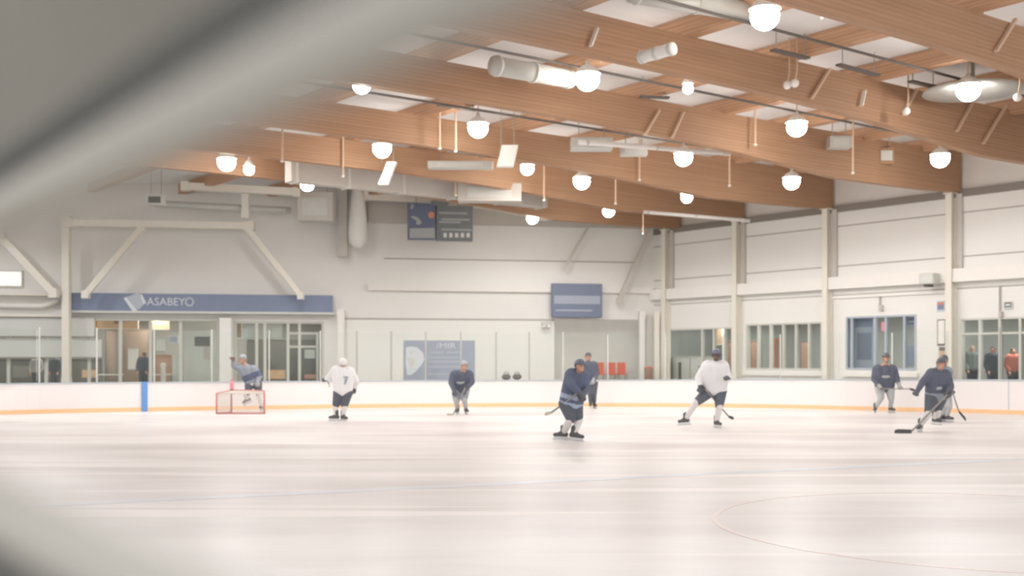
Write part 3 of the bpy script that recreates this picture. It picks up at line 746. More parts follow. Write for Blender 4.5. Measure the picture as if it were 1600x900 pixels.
# ================================================================== ROOF TIMBER
prof_lo = [(0, 7.55), (2, 7.46), (4, 7.42), (7, 7.38), (8.4, 7.46), (10, 7.58), (12, 7.69), (14, 7.78), (17, 7.85), (25, 7.86), (60, 7.86)]
prof_hi = [(0, 9.0), (3, 8.88), (7, 8.82), (10, 8.77), (20, 8.71), (60, 8.71)]
beams = [('A', 13.04, 'nearest laminated wood roof beam at the top right'), ('B', 17.77, 'second laminated wood beam passing the two brightest right lamps'), ('C', 22.72, 'third laminated wood beam ending on the tall column'),
         ('D', 28.17, 'fourth laminated wood beam ending above the six-pane window'), ('E', 32.7, 'fifth laminated wood beam behind the row of small lamps'), ('F', 36.44, 'farthest laminated wood beam ending near the hall corner')]
bw = 0.26
for nm, v, lab in beams:
    poly = [Vector((-t, -bw / 2, z)) for t, z in prof_lo] + [Vector((-t, -bw / 2, z)) for t, z in reversed(prof_hi)]
    mb = MB(); mb.prism(poly, (0, bw, 0))
    me = mb.mesh('glulam_beam')
    o = bpy.data.objects.new('glulam_beam', me); me.materials.append(M['wood']); C.objects.link(o)
    p = UV(UW, v, 0); o.location = p; o.rotation_euler = (0, 0, math.atan2(U.y, U.x))
    tag(o, lab, 'beam', 'laminated roof beams')
us = [UW - 2.2 - 3.3 * i for i in range(15)]
nth = ['first', 'second', 'third', 'fourth', 'fifth', 'sixth', 'seventh', 'eighth', 'ninth', 'tenth', 'eleventh', 'twelfth', 'thirteenth', 'fourteenth', 'fifteenth', 'sixteenth', 'seventeenth', 'eighteenth', 'nineteenth', 'twentieth']
vlist = [8.5] + [b[1] for b in beams] + [50]
for i, u in enumerate(us):
    me_mb = MB(); L = 41.5
    me_mb.box((-L / 2, -.16, 0), (L / 2, .16, ZD - 8.73))
    me = me_mb.mesh('roof_purlin'); o = bpy.data.objects.new('roof_purlin', me); me.materials.append(M['purlin']); C.objects.link(o)
    p = UV(u, 8.5 + L / 2, 8.72); o.location = p; o.rotation_euler = (0, 0, math.atan2(V.y, V.x))
    tag(o, f'wooden roof purlin resting on the beams, {nth[i]} from the right wall', 'purlin', 'roof purlins')
# conduits running along the bays
k = 0
bayname = ['in front of the nearest beam', 'between the first and second beams', 'between the second and third beams', 'between the third and fourth beams', 'between the fourth and fifth beams', 'between the fifth and sixth beams']
for bi, (v0, v1) in enumerate(zip(vlist[1:-2], vlist[2:-1])):
    for fr, w in ((.3, 'nearer'), (.62, 'farther')):
        v = v0 + (v1 - v0) * fr
        a, b = UV(UW - 1.5, v, 8.62), UV(UW - 32, v, 8.62)
        tag(MB().tube([a, b], .035, 8).build('roof_conduit', M['conduit']), f'dark roof conduit {bayname[bi + 1]}, {w} of the two', 'conduit', 'dark roof conduits')
# short dark cable trays
for x0, y0, x1, y1, lab in ((1207, 78, 1262, 91, 'short dark cable tray above the twin emergency lamps'), (1310, 101, 1372, 118, 'short dark cable tray right of the twin lamps'), (1422, 127, 1462, 136, 'short dark tray at the left of the round fan plate'), (1000, 151, 1045, 153, 'short grey tray above third beam near centre'), (685, 164, 745, 172, 'dark tray with a stem left of the upper lamp')):
    a, b = at_z(x0, y0, 8.6), at_z(x1, y1, 8.6)
    r = thing('cable_tray', lab, 'tray', a)
    MB().bar(a, b, .16, .05).build('tray', M['conduit'], r)
    for t in (.1, .9):
        q = a.lerp(b, t); MB().tube([q, Vector((q.x, q.y, ZD))], .012, 6).build('hanger', M['stanchion'], r)

# hanging rods
rods = [(441, 208, 252), (536, 232, 275), (687, 180, 232), (712, 182, 236), (712, 262, 305), (850, 267, 313), (962, 268, 318), (999, 245, 281), (1005, 300, 365), (1140, 240, 290), (1180, 186, 226), (1333, 190, 270), (1352, 10, 40), (1535, 52, 92), (1286, 0, 28), (1113, 320, 340), (1133, 316, 343)]
rods.sort()
for i, (x, y0, y1) in enumerate(rods):
    z0 = 8.65 if y0 < 200 else 8.4
    Y = (z0 - EYE) * F / (HZ - y0)
    a = at(x, y0, Y); b = at(x, y1, Y)
    r = thing('hanging_rod', f'thin pale rod hanging from the roof, {nth[i]} from the left', 'rod', b, 'pale drop rods')
    MB().tube([Vector((a.x, a.y, ZD)), b], .03, 8).build('stem', M['rod'], r)
    MB().lathe(b, [(.005, -.04), (.05, -.03), (.05, .02), (.005, .03)], 8).build('sprinkler_head', M['cream'], r)
# slanting stays against the beams
stays = [(1556, 80, 1587, 30), (1536, 224, 1572, 165), (1495, 205, 1522, 155), (1268, 154, 1296, 108), (1410, 180, 1432, 140), (1050, 215, 1068, 175), (1008, 210, 1030, 172)]
stays.sort()
for i, (x0, y0, x1, y1) in enumerate(stays):
    bi = 0 if y0 < 90 else (1 if x0 > 1250 else 2)
    vb = beams[bi][1] - bw / 2 - .06
    def onbeam(x, y):
        k = (x - 800) / F; Y = vb / (V.x * k + V.y); return at(x, y, Y)
    tag(MB().bar(onbeam(x0, y0), onbeam(x1, y1), .09, .06).build('beam_stay', M['rod']), f'slanting pale stay fixed to a wood beam, {nth[i]} from the left', 'stay', 'slanting stays on the beams')

# roof equipment
def box_at(name, label, cat, x0, x1, y0, y1, Y, dep, m, extra=None, tilt=0, hang=True):
    a, b = at(x0, y1, Y), at(x1, y0, Y)
    r = thing(name, label, cat, Vector(((a.x + b.x) / 2, Y + dep / 2, a.z)))
    if tilt:
        poly = [at(x0, y1, Y), at(x1 - tilt, y1, Y), at(x1, y0, Y), at(x0 + tilt, y0, Y)]
        MB().prism(poly, (0, dep, 0)).build('casing', m, r, bevel=.03)
    else:
        MB().box((a.x, Y, a.z), (b.x, Y + dep, b.z)).build('casing', m, r, bevel=.03)
    MB().box((a.x + .15 * (b.x - a.x), Y - .03, a.z + .2 * (b.z - a.z)), (b.x - .15 * (b.x - a.x), Y - .005 if not tilt else Y + .02, b.z - .2 * (b.z - a.z))).build('front_grille', extra or M['greyboard'], r) if not tilt else None
    if hang:
        for t in (.2, .8):
            x = a.x + (b.x - a.x) * t; MB().tube([(x, Y + dep / 2, b.z - .02), (x, Y + dep / 2, ZD)], .015, 6).build('hanger', M['stanchion'], r)
    return r
box_at('unit_heater', 'white tilted panel hanging under the fourth beam near centre', 'heater', 776, 810, 226, 260, 34.3, .3, M['duct'], M['duct'], tilt=8)
box_at('unit_heater', 'white curved-looking panel hanging below the left bright lamp', 'heater', 590, 620, 252, 288, 36.9, .3, M['duct'], M['duct'], tilt=14)
box_at('unit_heater', 'long pale heater hanging at centre under the fourth beam', 'heater', 668, 770, 251, 262, 38, .5, M['lightgrey'], M['greyboard'])
box_at('unit_heater', 'grey boxy unit with small fittings under the third beam', 'heater', 892, 958, 214, 232, 34.5, .6, M['lightgrey'], M['greyboard'])
box_at('unit_heater', 'smaller grey unit right of the boxy unit below third beam', 'heater', 970, 1012, 224, 242, 36, .4, M['lightgrey'], M['greyboard'])
box_at('unit_heater', 'square grey unit hanging under the second beam at right', 'heater', 1297, 1332, 212, 230, 35.2, .5, M['lightgrey'], M['greyboard'])
box_at('unit_heater', 'pale box unit left of the right wall lamp', 'heater', 1372, 1398, 230, 256, 37.5, .4, M['wood'], M['greyboard'])
box_at('unit_heater', 'large pale grey unit above the scoreboard', 'heater', 715, 815, 286, 314, 40.9, .7, M['wall_dark'], M['lightgrey'])
box_at('unit_heater', 'grey ventilation box high at left beside the post', 'heater', 465, 520, 300, 345, 47.5, .8, M['wall_dark'], M['lightgrey'])
box_at('unit_heater', 'small green grey box high at left', 'heater', 228, 255, 304, 320, 44.5, .4, M['greyboard'], M['greydark'])
# tube heaters / ducts
def duct(label, p, q, r0, m=None):
    t = thing('spiral_duct', label, 'duct', p)
    MB().tube([p, q], r0, 16).build('tube', m or M['duct'], t, smooth=True)
    for k in (0.05, .5, .95):
        c = p.lerp(q, k); d = (q - p).normalized()
        MB().tube([c - d * .04, c + d * .04], r0 * 1.1, 16).build('band', M['lightgrey'], t, smooth=True)
    return t
duct('pale round duct running in from the left to the brightest lamp', at_z(770, 102, 8.3), at_z(893, 124, 8.3), .22, M['lightgrey'])
duct('short white duct piece hanging on the second beam', at_z(1001, 90, 7.7), at_z(1052, 76, 7.7), .12)
duct('thin white pipe along the far side below the third beam', at_z(905, 222, 8.0), at_z(1140, 240, 8.0), .07)
duct('thin white pipe near the far corner under the farthest beam', at(1005, 331, 44.5), at(1172, 345, 44), .07)
duct('grey duct crossing the top edge above the second beam', at_z(985, -12, 8.85), at_z(1185, 22, 8.85), .2, M['lightgrey'])
duct('pale pipe at left behind the upper lamps', fp(240, 318, 1.6), fp(455, 329, 1.6), .14, M['lightgrey'])
q = []
for px in (450, 850):
    k_ = (px - 800) / F; Y_ = 34.7 / (V.x * k_ + V.y); q.append(Vector((k_ * Y_, Y_, 7.9)))
r = thing('ventilation_duct', 'long grey rectangular air trunk hiding the left half of the farthest beam', 'duct', q[0].lerp(q[1], .5))
MB().bar(q[0], q[1], .5, .75).build('casing', M['wall_dark'], r, bevel=.03)
for k_ in (.02, .2, .4, .6, .8, .98):
    e = q[0].lerp(q[1], k_); MB().bar(e - U * .04, e + U * .04, .56, .81).build('flange', M['recess'], r)
    MB().tube([e + Vector((0, 0, .38)), Vector((e.x, e.y, ZD))], .015, 6).build('hanger', M['stanchion'], r)
# ceiling fan plate round the far right lamp
c = at_z(1520, 140, 8.35)
r = thing('ceiling_fan', 'grey round ceiling plate behind the lamp at upper right', 'fan', c)
MB().lathe(c, [(.01, .1), (.5, .08), (1.15, .0), (1.2, -.06), (.5, -.04), (.01, -.04)], 28).build('disc', M['lightgrey'], r, smooth=True)
MB().tube([c + Vector((0, 0, .05)), Vector((c.x, c.y, ZD))], .05, 8).build('stem', M['stanchion'], r)
# spot floods on the beams
def flood(x, y, z, lab):
    c = at_z(x, y, z); r = thing('flood_light', lab, 'light', c)
    MB().ellipsoid(c, .1, .1, .1).build('head', M['white'], r, smooth=True)
    MB().tube([c, c + Vector((.05, 0, .3)), Vector((c.x + .05, c.y, ZD))], .02, 6).build('arm', M['rod'], r)
flood(1230, 133, 8.05, 'small white round flood light left of its twin on second beam')
flood(1242, 130, 8.05, 'small white flood light right of its twin on second beam')
flood(1416, 174, 7.9, 'small pale flood light on second beam left of the fan')
flood(1590, 152, 7.9, 'pale round flood light at right edge beside the fan')
for x0, y0, x1, y1, lab in ((923, 72, 933, 44, 'cream banner strip hanging on the second beam at left'), (1346, 165, 1351, 142, 'cream strip hanging on the second beam left of the fan')):
    vb = beams[1][1] - bw / 2 - .1
    def ob(x, y):
        k = (x - 800) / F; return at(x, y, vb / (V.x * k + V.y))
    tag(MB().bar(ob(x0, y0), ob(x1, y1), .1, .04).build('hanging_strip', M['cream']), lab, 'strip')

# ------------------------------------------------------------------ lamps
lamps = [(1195, 20, 8.2, 'bright hanging dome lamp nearest the top edge'), (918, 120, 8.2, 'large bright dome lamp between second and third beams at centre'), (1513, 137, 8.2, 'bright dome lamp in front of the grey ceiling plate'),
         (1245, 195, 8.2, 'bright dome lamp hanging below the twin flood lights'), (1469, 245, 7.9, 'bright dome lamp near the end of the third beam'), (1068, 243, 8.0, 'dome lamp under the third beam right of the boxy grey unit'),
         (1237, 281, 7.7, 'dome lamp near the end of the fourth beam'), (909, 281, 7.8, 'dome lamp below the boxy grey unit on the fourth beam'), (747, 197, 8.2, 'dome lamp at centre left above the tilted white panel'),
         (597, 230, 8.2, 'bright dome lamp above the hanging white panel at left'), (565, 129, 8.0, 'flat looking lamp beside the blurred foreground rail'), (354, 251, 7.9, 'wide lamp at far left below the blurred rail'),
         (480, 286, 8.2, 'lamp at left in front of the cream girder'), (824, 261, 8.2, 'small lamp right of the tilted white panel'), (832, 339, 7.5, 'lowest far lamp right of the scoreboard'),
         (951, 328, 7.6, 'far lamp at the left end of the farthest beam'), (1073, 306, 7.6, 'far lamp under the fifth beam'), (369, 224, 8.2, 'tiny lamp at left edge of the blurred rail'), (389, 263, 7.9, 'faint small lamp right of the wide left lamp'), (1075, 135, 8.3, 'very small lamp between second and third beams')]
small = {(369, 224): .5, (389, 263): .6, (1075, 135): .45, (565, 129): .75, (824, 261): .8, (832, 339): .85, (951, 328): .85, (1073, 306): .75, (480, 286): .9}
LP_W = 395
for x, y, z, lab in lamps:
    c = at_z(x, y, z); k = small.get((x, y), 1.0)
    r = thing('hanging_lamp', lab, 'lamp', c, 'high hall lamps')
    MB().lathe(c, [(.3 * k, .06), (.28 * k, .1), (.2 * k, .2), (.1 * k, .26), (.05 * k, .28), (.05 * k, .36), (.0, .36)], 20).build('dome', M['lampdome'], r, smooth=True)
    MB().ellipsoid(c + Vector((0, 0, -.06)), .28 * k, .28 * k, .27 * k).build('bulb', M['bulb'], r, smooth=True)
    MB().tube([c + Vector((0, 0, .36)), Vector((c.x, c.y, ZD))], .02, 6).build('stem', M['rod'], r)
    spot('lamp_and_fill_light', c + Vector((0, 0, -.32)), .16 * k, LP_W * k * k)
# the same lamps go on, unseen and without fittings, over the near half of the rink, behind and beside the camera
for u in (-14, -4, 6, 16, 26):
    for v in (-4, 4, 10):
        p = UV(u, v, 8.2); spot('lamp_and_fill_light', p, .2, LP_W * .1)
for x, y, z in ((60, 265, 7.6), (230, 170, 7.8), (140, 215, 7.8), (-110, 300, 7.6), (-40, 240, 7.8), (420, 60, 8.2)):  # bare spots added out of sight to brighten the left far wall
    spot('lamp_and_fill_light', at_z(x, y, z), .18, LP_W * 1.1)
for u in (-16, -8):  # more added spots without fittings, lifting the left side
    for v in (20, 28): spot('lamp_and_fill_light', UV(u, v, 8.2), .2, LP_W * .8)

# ================================================================== BOARDS AND GLASS
r = thing('rink_boards', 'curved white rink boards with orange kick plate around the ice', 'boards', bpts[53])
z0 = lambda x: 0.0
strip(MB(), lambda x: .13, lambda x: board_h(x) - .04, 0, .12).build('white_panel', M['board'], r, smooth=False)
strip(MB(), lambda x: 0.0, lambda x: .13, -.012, .12).build('kick_plate', M['kick'], r)
strip(MB(), lambda x: board_h(x) - .04, board_h, -.03, .16).build('top_rail', M['cap'], r)
i0 = min(range(len(bpx)), key=lambda i: abs(bpx[i] - 225))
pa, pb = board_pt(220.5), board_pt(230.5); n = Vector((-(pb - pa).y, (pb - pa).x, 0)).normalized()
def fb(mb, px0, px1, z0, z1, o0, o1):
    a, b = board_pt(px0), board_pt(px1); n = Vector((-(b - a).y, (b - a).x, 0)).normalized()
    pts = []
    for z in (z0, z1): pts += [Vector((q.x, q.y, z)) + n * o for q, o in ((a, o0), (b, o0), (b, o1), (a, o1))]
    return mb.hexa(pts)
fb(MB(), 220.8, 230.3, .0, .94, -.04, .05).build('blue_line_stripe', M['bluemark'], r)
for px in (1576, 1240, 1020, 860, 640, 420): fb(MB(), px - .6, px + .6, .13, board_h(px) - .04, -.008, .05).build('panel_joint', M['cap'] if px == 1576 else M['board'], r)

r = thing('rink_glass', 'clear glass shield with grey posts standing on the boards', 'glass', bpts[53] + Vector((0, 0, .94)))
st = [-120, -30, 60, 150, 240, 330, 420, 500, 557, 611, 665, 720, 775, 827, 880, 950, 1040, 1130, 1220, 1310, 1395, 1480, 1565, 1655, 1745]
for px in st:
    p = board_pt(px); h = board_h(px)
    top = 2.62 if px < 900 or px > 1560 else 2.5
    MB().box((p.x - (w_ := .026 if (540 < px < 840 or px > 1500) else .014), p.y + .03, h + .004), (p.x + w_, p.y + .11, top)).build('stanchion', M['stanchion'] if (540 < px < 840 or px > 1500) else M['greyboard'], r)
for a_, b_ in zip(st, st[1:]):
    mb = MB(); fb(mb, a_ + .6, b_ - .6, max(board_h(a_), board_h(b_)) + .03, 2.55, .065, .078); mb.build('pane', M['glass'], r)

# ================================================================== GOAL, BOTTLE
gc = ground(376, 647)
s_net = 647 - HZ; ppm = s_net / EYE
def np_(x, y, d): return Vector(((x - 376) / ppm + gc.x, gc.y + d, max((646 - y) / ppm, .02)))
r = thing('hockey_goal', 'small red framed hockey goal with white net at left', 'goal', gc)
BL, BR = np_(338.5, 646, 0), np_(413, 646, 0); TL, TR = np_(338.5, 614, 0), np_(413, 615, 0)
FL, FR = np_(352, 644, .75), np_(404.5, 644, .75); UL, UR = np_(352, 610, .75), np_(404.5, 611, .75)
for z in (FL, FR): z.z = .02
fr = MB()
fr.tube([FL, UL, UR, FR], .035, 10)
fr.build('front_frame', M['redmetal'], r, smooth=True)
MB().tube([UL, TL, BL, FL], .03, 10).build('side_frame', M['redmetal'], r, smooth=True)
MB().tube([UR, TR, BR, FR], .03, 10).build('side_frame', M['redmetal'], r, smooth=True)
MB().tube([BL, BR], .03, 10).build('base_bar', M['redmetal'], r, smooth=True)
nt = MB()
def grid(a, b, c, d, nu, nv_):      # a-b bottom, c-d top
    for i in range(nu + 1):
        t = i / nu; nt.tube([a.lerp(b, t), c.lerp(d, t)], .006, 4, False)
    for j in range(nv_ + 1):
        t = j / nv_; nt.tube([a.lerp(c, t), b.lerp(d, t)], .006, 4, False)
grid(BL, BR, TL, TR, 18, 8); grid(TL, TR, UL, UR, 18, 8); grid(BL, FL, TL, UL, 8, 8); grid(BR, FR, TR, UR, 8, 8)
nt.build('netting', M['net'], r)
pb_ = UL + Vector((.02, -.02, .03))
r = thing('water_bottle', 'pink water bottle standing on the goal frame', 'bottle', pb_)
MB().lathe(pb_, [(.005, 0), (.06, 0), (.065, .02), (.065, .2), (.045, .24), (.03, .25), (.005, .25)], 14).build('body', M['pink'], r, smooth=True)
MB().lathe(pb_ + Vector((0, 0, .25)), [(.035, 0), (.035, .04), (.015, .06), (.012, .1), (.003, .1)], 12).build('cap', M['redmetal'], r, smooth=True)

# ================================================================== PEOPLE
def remesh(mb, voxel, smooth=4, name='skinform'):
    bmesh.ops.recalc_face_normals(mb.bm, faces=mb.bm.faces)
    me = bpy.data.meshes.new(name); mb.bm.to_mesh(me); mb.bm.free()
    o = bpy.data.objects.new(name, me); C.objects.link(o)
    m = o.modifiers.new('r', 'REMESH'); m.mode = 'VOXEL'; m.voxel_size = voxel; m.use_smooth_shade = True
    if smooth:
        q = o.modifiers.new('s', 'SMOOTH'); q.factor = .5; q.iterations = smooth
    dg = bpy.context.evaluated_depsgraph_get()
    out = bpy.data.meshes.new_from_object(o.evaluated_get(dg))
    bpy.data.objects.remove(o); bpy.data.meshes.remove(me)
    for p in out.polygons: p.use_smooth = True
    out.materials.clear()
    return out

def frame_from(fwd, up=Vector((0, 0, 1))):
    f = Vector(fwd).normalized(); rgt = f.cross(up).normalized(); u = rgt.cross(f)
    return Matrix((rgt, f, u)).transposed()      # columns: right, forward, up

def hand(mb, wrist, dirv, side, palm_r=.034, grip=.5, glove=False):
    """palm, four bent fingers of different length and a thumb"""
    d = Vector(dirv).normalized()
    R = frame_from(d, Vector((0, 0, 1)) if abs(d.z) < .9 else Vector((0, 1, 0)))
    P = lambda x, y, z: Vector(wrist) + R @ Vector((x, y, z))
    g = 1.5 if glove else 1.0
    for i, x in enumerate((-.032, -.011, .011, .032)):
        L = (.075, .09, .085, .065)[i]; x *= g * .95
        mb.capsule(P(x * .7, .01, 0), P(x, .09, 0), palm_r * .55 * g, .018 * g)
        k1 = P(x, .09 + L * .45 * (1 - grip * .3), -L * .35 * grip); k2 = P(x, .09 + L * .5, -L * (.35 + .55 * grip))
        mb.capsule(P(x, .09, 0), k1, .0125 * g, .0115 * g, 8); mb.capsule(k1, k2, .0115 * g, .009 * g, 8)
    s = side
    mb.capsule(P(s * .03 * g, .03, 0), P(s * .062 * g, .075, -.02), .015 * g, .012 * g, 8)
    mb.capsule(P(s * .062 * g, .075, -.02), P(s * .052 * g, .11, -.045), .012 * g, .0095 * g, 8)

def head(mb, c, R, k=1.0):
    P = lambda x, y, z: Vector(c) + R @ (Vector((x, y, z)) * k)
    mb.ellipsoid(P(0, -.01, .02), .078 * k, .098 * k, .1 * k, R)
    mb.ellipsoid(P(0, .015, -.05), .06 * k, .075 * k, .075 * k, R)
    mb.ellipsoid(P(0, .075, -.1), .025 * k, .02 * k, .02 * k, R)
    mb.capsule(P(0, .09, 0.0), P(0, .108, -.035), .01 * k, .015 * k)
    mb.capsule(P(-.04, .083, .022), P(.04, .083, .022), .012 * k, .012 * k)
    for s in (-1, 1): mb.ellipsoid(P(s * .08, -.01, -.01), .014 * k, .024 * k, .035 * k, R)

def skate(root, ank, toe, lift_mat):
    """ank: ankle joint; toe: horizontal facing vector"""
    f = Vector((toe[0], toe[1], 0)).normalized(); tilt = toe[2] if len(toe) > 2 else 0
    f3 = (f + Vector((0, 0, tilt))).normalized(); R = frame_from(f3)
    P = lambda x, y, z: Vector(ank) + R @ Vector((x * 1.12, y * 1.12, z))
    mb = MB()
    mb.capsule(P(0, -.01, .1), P(0, -.01, -.02), .062, .056)
    mb.capsule(P(0, -.05, -.045), P(0, .08, -.045), .046, .046); mb.capsule(P(0, .05, -.05), P(0, .16, -.055), .048, .042)
    mb.capsule(P(0, -.02, .0), P(0, .07, -.03), .055, .045); mb.capsule(P(0, .03, .02), P(0, .045, .12), .03, .025)
    o = link('skate', remesh(mb, .016, 2), M['boot'], root)
    h = MB()
    h.hexa([P(-.012, -.1, -.135), P(.012, -.1, -.135), P(.012, .19, -.135), P(-.012, .19, -.135), P(-.025, -.09, -.085), P(.025, -.09, -.085), P(.025, .17, -.085), P(-.025, .17, -.085)])
    h.build('blade_holder', M['holder'], o)
    b = MB(); b.prism([P(-.003, -.13, -.135), P(-.003, -.12, -.155), P(-.003, .19, -.155), P(-.003, .225, -.135)], R @ Vector((.006, 0, 0))); b.build('blade', M['steel'], o)

def person(name, label, px0, yf, J, face, top, bottom, kind='player', jersey=None, pants=None, sock=None, helmet=None, glove=None, skin=None, toes=None, stripes=(), number=None, base_z=0.0, Y=None, bulk=1.0, group=None, hair=None, lgl=None, hemdrop=-.05, headk=1.0):
    """J: joint -> (px, py, depth metres, + is away from the camera). face: facing direction (x right, y away)"""
    if Y is None: base = ground(px0, yf); s = (yf - HZ) / EYE
    else: s = F / Y; base = at(px0, yf, Y)
    base = Vector((base.x, base.y, base_z))
    j = {k: base + Vector(((v[0] - px0) / s, v[2], (yf - v[1]) / s)) for k, v in J.items()}
    root = thing(name, label, 'person', base, group)
    R = frame_from(Vector((face[0], face[1], face[2] if len(face) > 2 else 0)))
    sk = skin or M['skin']
    hc = j['head']; nk = j['neck']
    hipC = (j['hipL'] + j['hipR']) / 2; chest = (j['shL'] + j['shR']) / 2
    # ---- continuous body
    b = MB(); head(b, hc, R, headk)
    b.capsule(nk, hc + R @ Vector((0, -.02, -.03)), .058, .055)
    b.capsule(chest, nk, .09, .06)
    for sd in 'LR':
        sh, el, ha, hp, kn, an = (j[q + sd] for q in ('sh', 'el', 'hand', 'hip', 'knee', 'ank'))
        b.capsule(nk, sh, .06, .06); b.capsule(sh, el, .055, .042); b.capsule(el, ha, .042, .03)
        b.capsule(sh.lerp(chest, .4), hp.lerp(hipC, .3), .11 * bulk, .105 * bulk)
        b.capsule(hp, kn, .085, .058); b.capsule(kn, an, .056, .04)
        hd = (ha - el).normalized(); hand(b, ha, hd, 1 if sd == 'L' else -1, grip=.8)
        f = Vector((*(toes or {}).get(sd, (face[0], face[1]))[:2], 0)).normalized()
        b.capsule(an, an + Vector((0, 0, -.05)) - f * .03, .04, .036); b.capsule(an + Vector((0, 0, -.06)) - f * .03, an + Vector((0, 0, -.065)) + f * .14, .034, .026)
    b.capsule(hipC, chest, .12 * bulk, .12 * bulk); b.capsule(j['hipL'], j['hipR'], .1 * bulk, .1 * bulk)
    link('body', remesh(b, .017, 2), sk, root)
    # ---- eyes
    for s_ in (-1, 1):
        MB().ellipsoid(hc + R @ (Vector((s_ * .032, .086, .003)) * headk), .012, .008, .008, R, 8, 6).build('eye', M['eye'], root)
    # ---- upper garment
    t = MB()
    up = (chest - hipC).normalized()
    for sd in 'LR':
        sh, el, ha, hp = (j[q + sd] for q in ('sh', 'el', 'hand', 'hip'))
        hem = hp - up * hemdrop
        t.capsule(sh.lerp(chest, .25), hem.lerp(hipC, .2), .135 * bulk, .15 * bulk)
        t.capsule(sh, el, .1 * (bulk * .5 + .5), .085); t.capsule(el, el.lerp(ha, .82), .083, .066)
        t.capsule(nk.lerp(chest, .5), sh, .08, .098)
    t.capsule(chest, hipC - up * hemdrop, .15 * bulk, .17 * bulk)
    me = remesh(t, .02, 3)
    o = link('jersey' if kind == 'player' else 'coat', me, top, root)
    off = wloc(root)
    if stripes:
        for a_, b_, sm in stripes:
            me.materials.append(sm); idx = len(me.materials) - 1
            for p in me.polygons:
                h = (p.center + off - (hipC - up * hemdrop)).dot(up)
                near_arm = min(((p.center + off) - j['handL']).length, ((p.center + off) - j['handR']).length)
                if a_ <= h <= b_ and near_arm > .18: p.material_index = idx
    # ---- lower garment
    pm = MB()
    for sd in 'LR':
        hp, kn, an = j['hip' + sd], j['knee' + sd], j['ank' + sd]
        if kind == 'player':
            pm.capsule(hp, kn.lerp(hp, .06), .145 * (bulk * .5 + .5), .105)
        else:
            pm.capsule(hp, kn, .11, .085); pm.capsule(kn, an, .083, .07)
    pm.capsule(j['hipL'], j['hipR'], .15, .15)
    link('pants' if kind == 'player' else 'trousers', remesh(pm, .02, 3), bottom, root)
    for sd in 'LR':
        kn, an, el, ha = j['knee' + sd], j['ank' + sd], j['el' + sd], j['hand' + sd]
        tv = (toes or {}).get(sd, (face[0], face[1]))
        if kind == 'player':
            g = MB(); fv = Vector((tv[0], tv[1], 0)).normalized()
            g.capsule(kn + fv * .015, an.lerp(kn, .3) + fv * .01, .088, .07); g.capsule(an.lerp(kn, .35), an.lerp(kn, .1), .07, .062)
            link('sock', remesh(g, .018, 2), sock, root)
            skate(root, an, tv, None)
        else:
            g = MB(); fv = Vector((tv[0], tv[1], 0)).normalized()
            g.capsule(an + Vector((0, 0, -.04)) - fv * .05, an + Vector((0, 0, -.05)) + fv * .15, .045, .038)
            link('shoe', remesh(g, .016, 2), M['boot'], root)
        if glove is not None:
            g = MB(); hd = (ha - el).normalized()
            g.capsule(ha - hd * .1, ha + hd * .0, .068, .056); hand(g, ha, hd, 1 if sd == 'L' else -1, .04, .7, True)
            link('glove', remesh(g, .014, 1), (lgl if (lgl and sd == 'L') else glove), root)
    # ---- headgear
    if helmet is not None:
        h = MB(); k = headk
        mt = Matrix.Translation(hc + R @ (Vector((0, -.012, .03)) * k)) @ R.to_4x4() @ Matrix.Diagonal((.108 * k, .135 * k, .125 * k, 1))
        bmesh.ops.create_uvsphere(h.bm, u_segments=20, v_segments=14, radius=1, matrix=mt)
        inv = mt.inverted()
        dele = [v for v in h.bm.verts if (inv @ v.co).z < (-.05 if (inv @ v.co).y > .25 else -.75)]
        bmesh.ops.delete(h.bm, geom=dele, context='VERTS')
        ge = bmesh.ops.extrude_face_region(h.bm, geom=list(h.bm.faces))
        cc = hc + R @ (Vector((0, -.012, .03)) * k)
        for v in [g for g in ge['geom'] if isinstance(g, bmesh.types.BMVert)]: v.co = cc + (v.co - cc) * .93
        hel = link('helmet', h.mesh('helmet', True), helmet, root)
        P = lambda x, y, z: hc + R @ (Vector((x, y, z)) * k)
        MB().tube([P(-.095, .075, .035), P(-.05, .128, .04), P(0, .14, .042), P(.05, .128, .04), P(.095, .075, .035)], .011, 8).build('brim', helmet, hel, smooth=True)
        MB().tube([P(-.098, .0, -.02), P(-.07, .04, -.12), P(0, .07, -.14), P(.07, .04, -.12), P(.098, .0, -.02)], .006, 6).build('chin_strap', M['greydark'], hel, smooth=True)
    elif hair is not None:
        h = MB(); h.ellipsoid(hc + R @ Vector((0, -.03, .045)), .092, .105, .098, R); h.ellipsoid(hc + R @ Vector((0, -.055, -.03)), .08, .06, .1, R)
        link('hair', remesh(h, .016, 2), hair, root)
    if number:
        mid = chest.lerp(hipC, .45); back = R @ Vector((0, -1, 0)); rr = R @ Vector((-1, 0, 0)); uu = up
        nn = back.normalized(); rr = uu.cross(nn).normalized(); uu2 = nn.cross(rr)
        me = text_mesh(number, .3, .03)
        p = mid + nn * .185 * bulk
        me.transform(Matrix(((rr.x, uu2.x, nn.x, p.x), (rr.y, uu2.y, nn.y, p.y), (rr.z, uu2.z, nn.z, p.z), (0, 0, 0, 1))))
        link('number', me, M['greystripe'], root)
    return root, j, s, base, R, chest, hipC, up

def crest(info, m, w=.14, h=.09, at_=.35):
    root, j, s, base, R, chest, hipC, up = info
    fwd = R @ Vector((0, 1, 0)); p = chest.lerp(hipC, at_) + fwd * .165
    MB().ellipsoid(p, w, .03, h, R).build('crest', m, root, smooth=True)

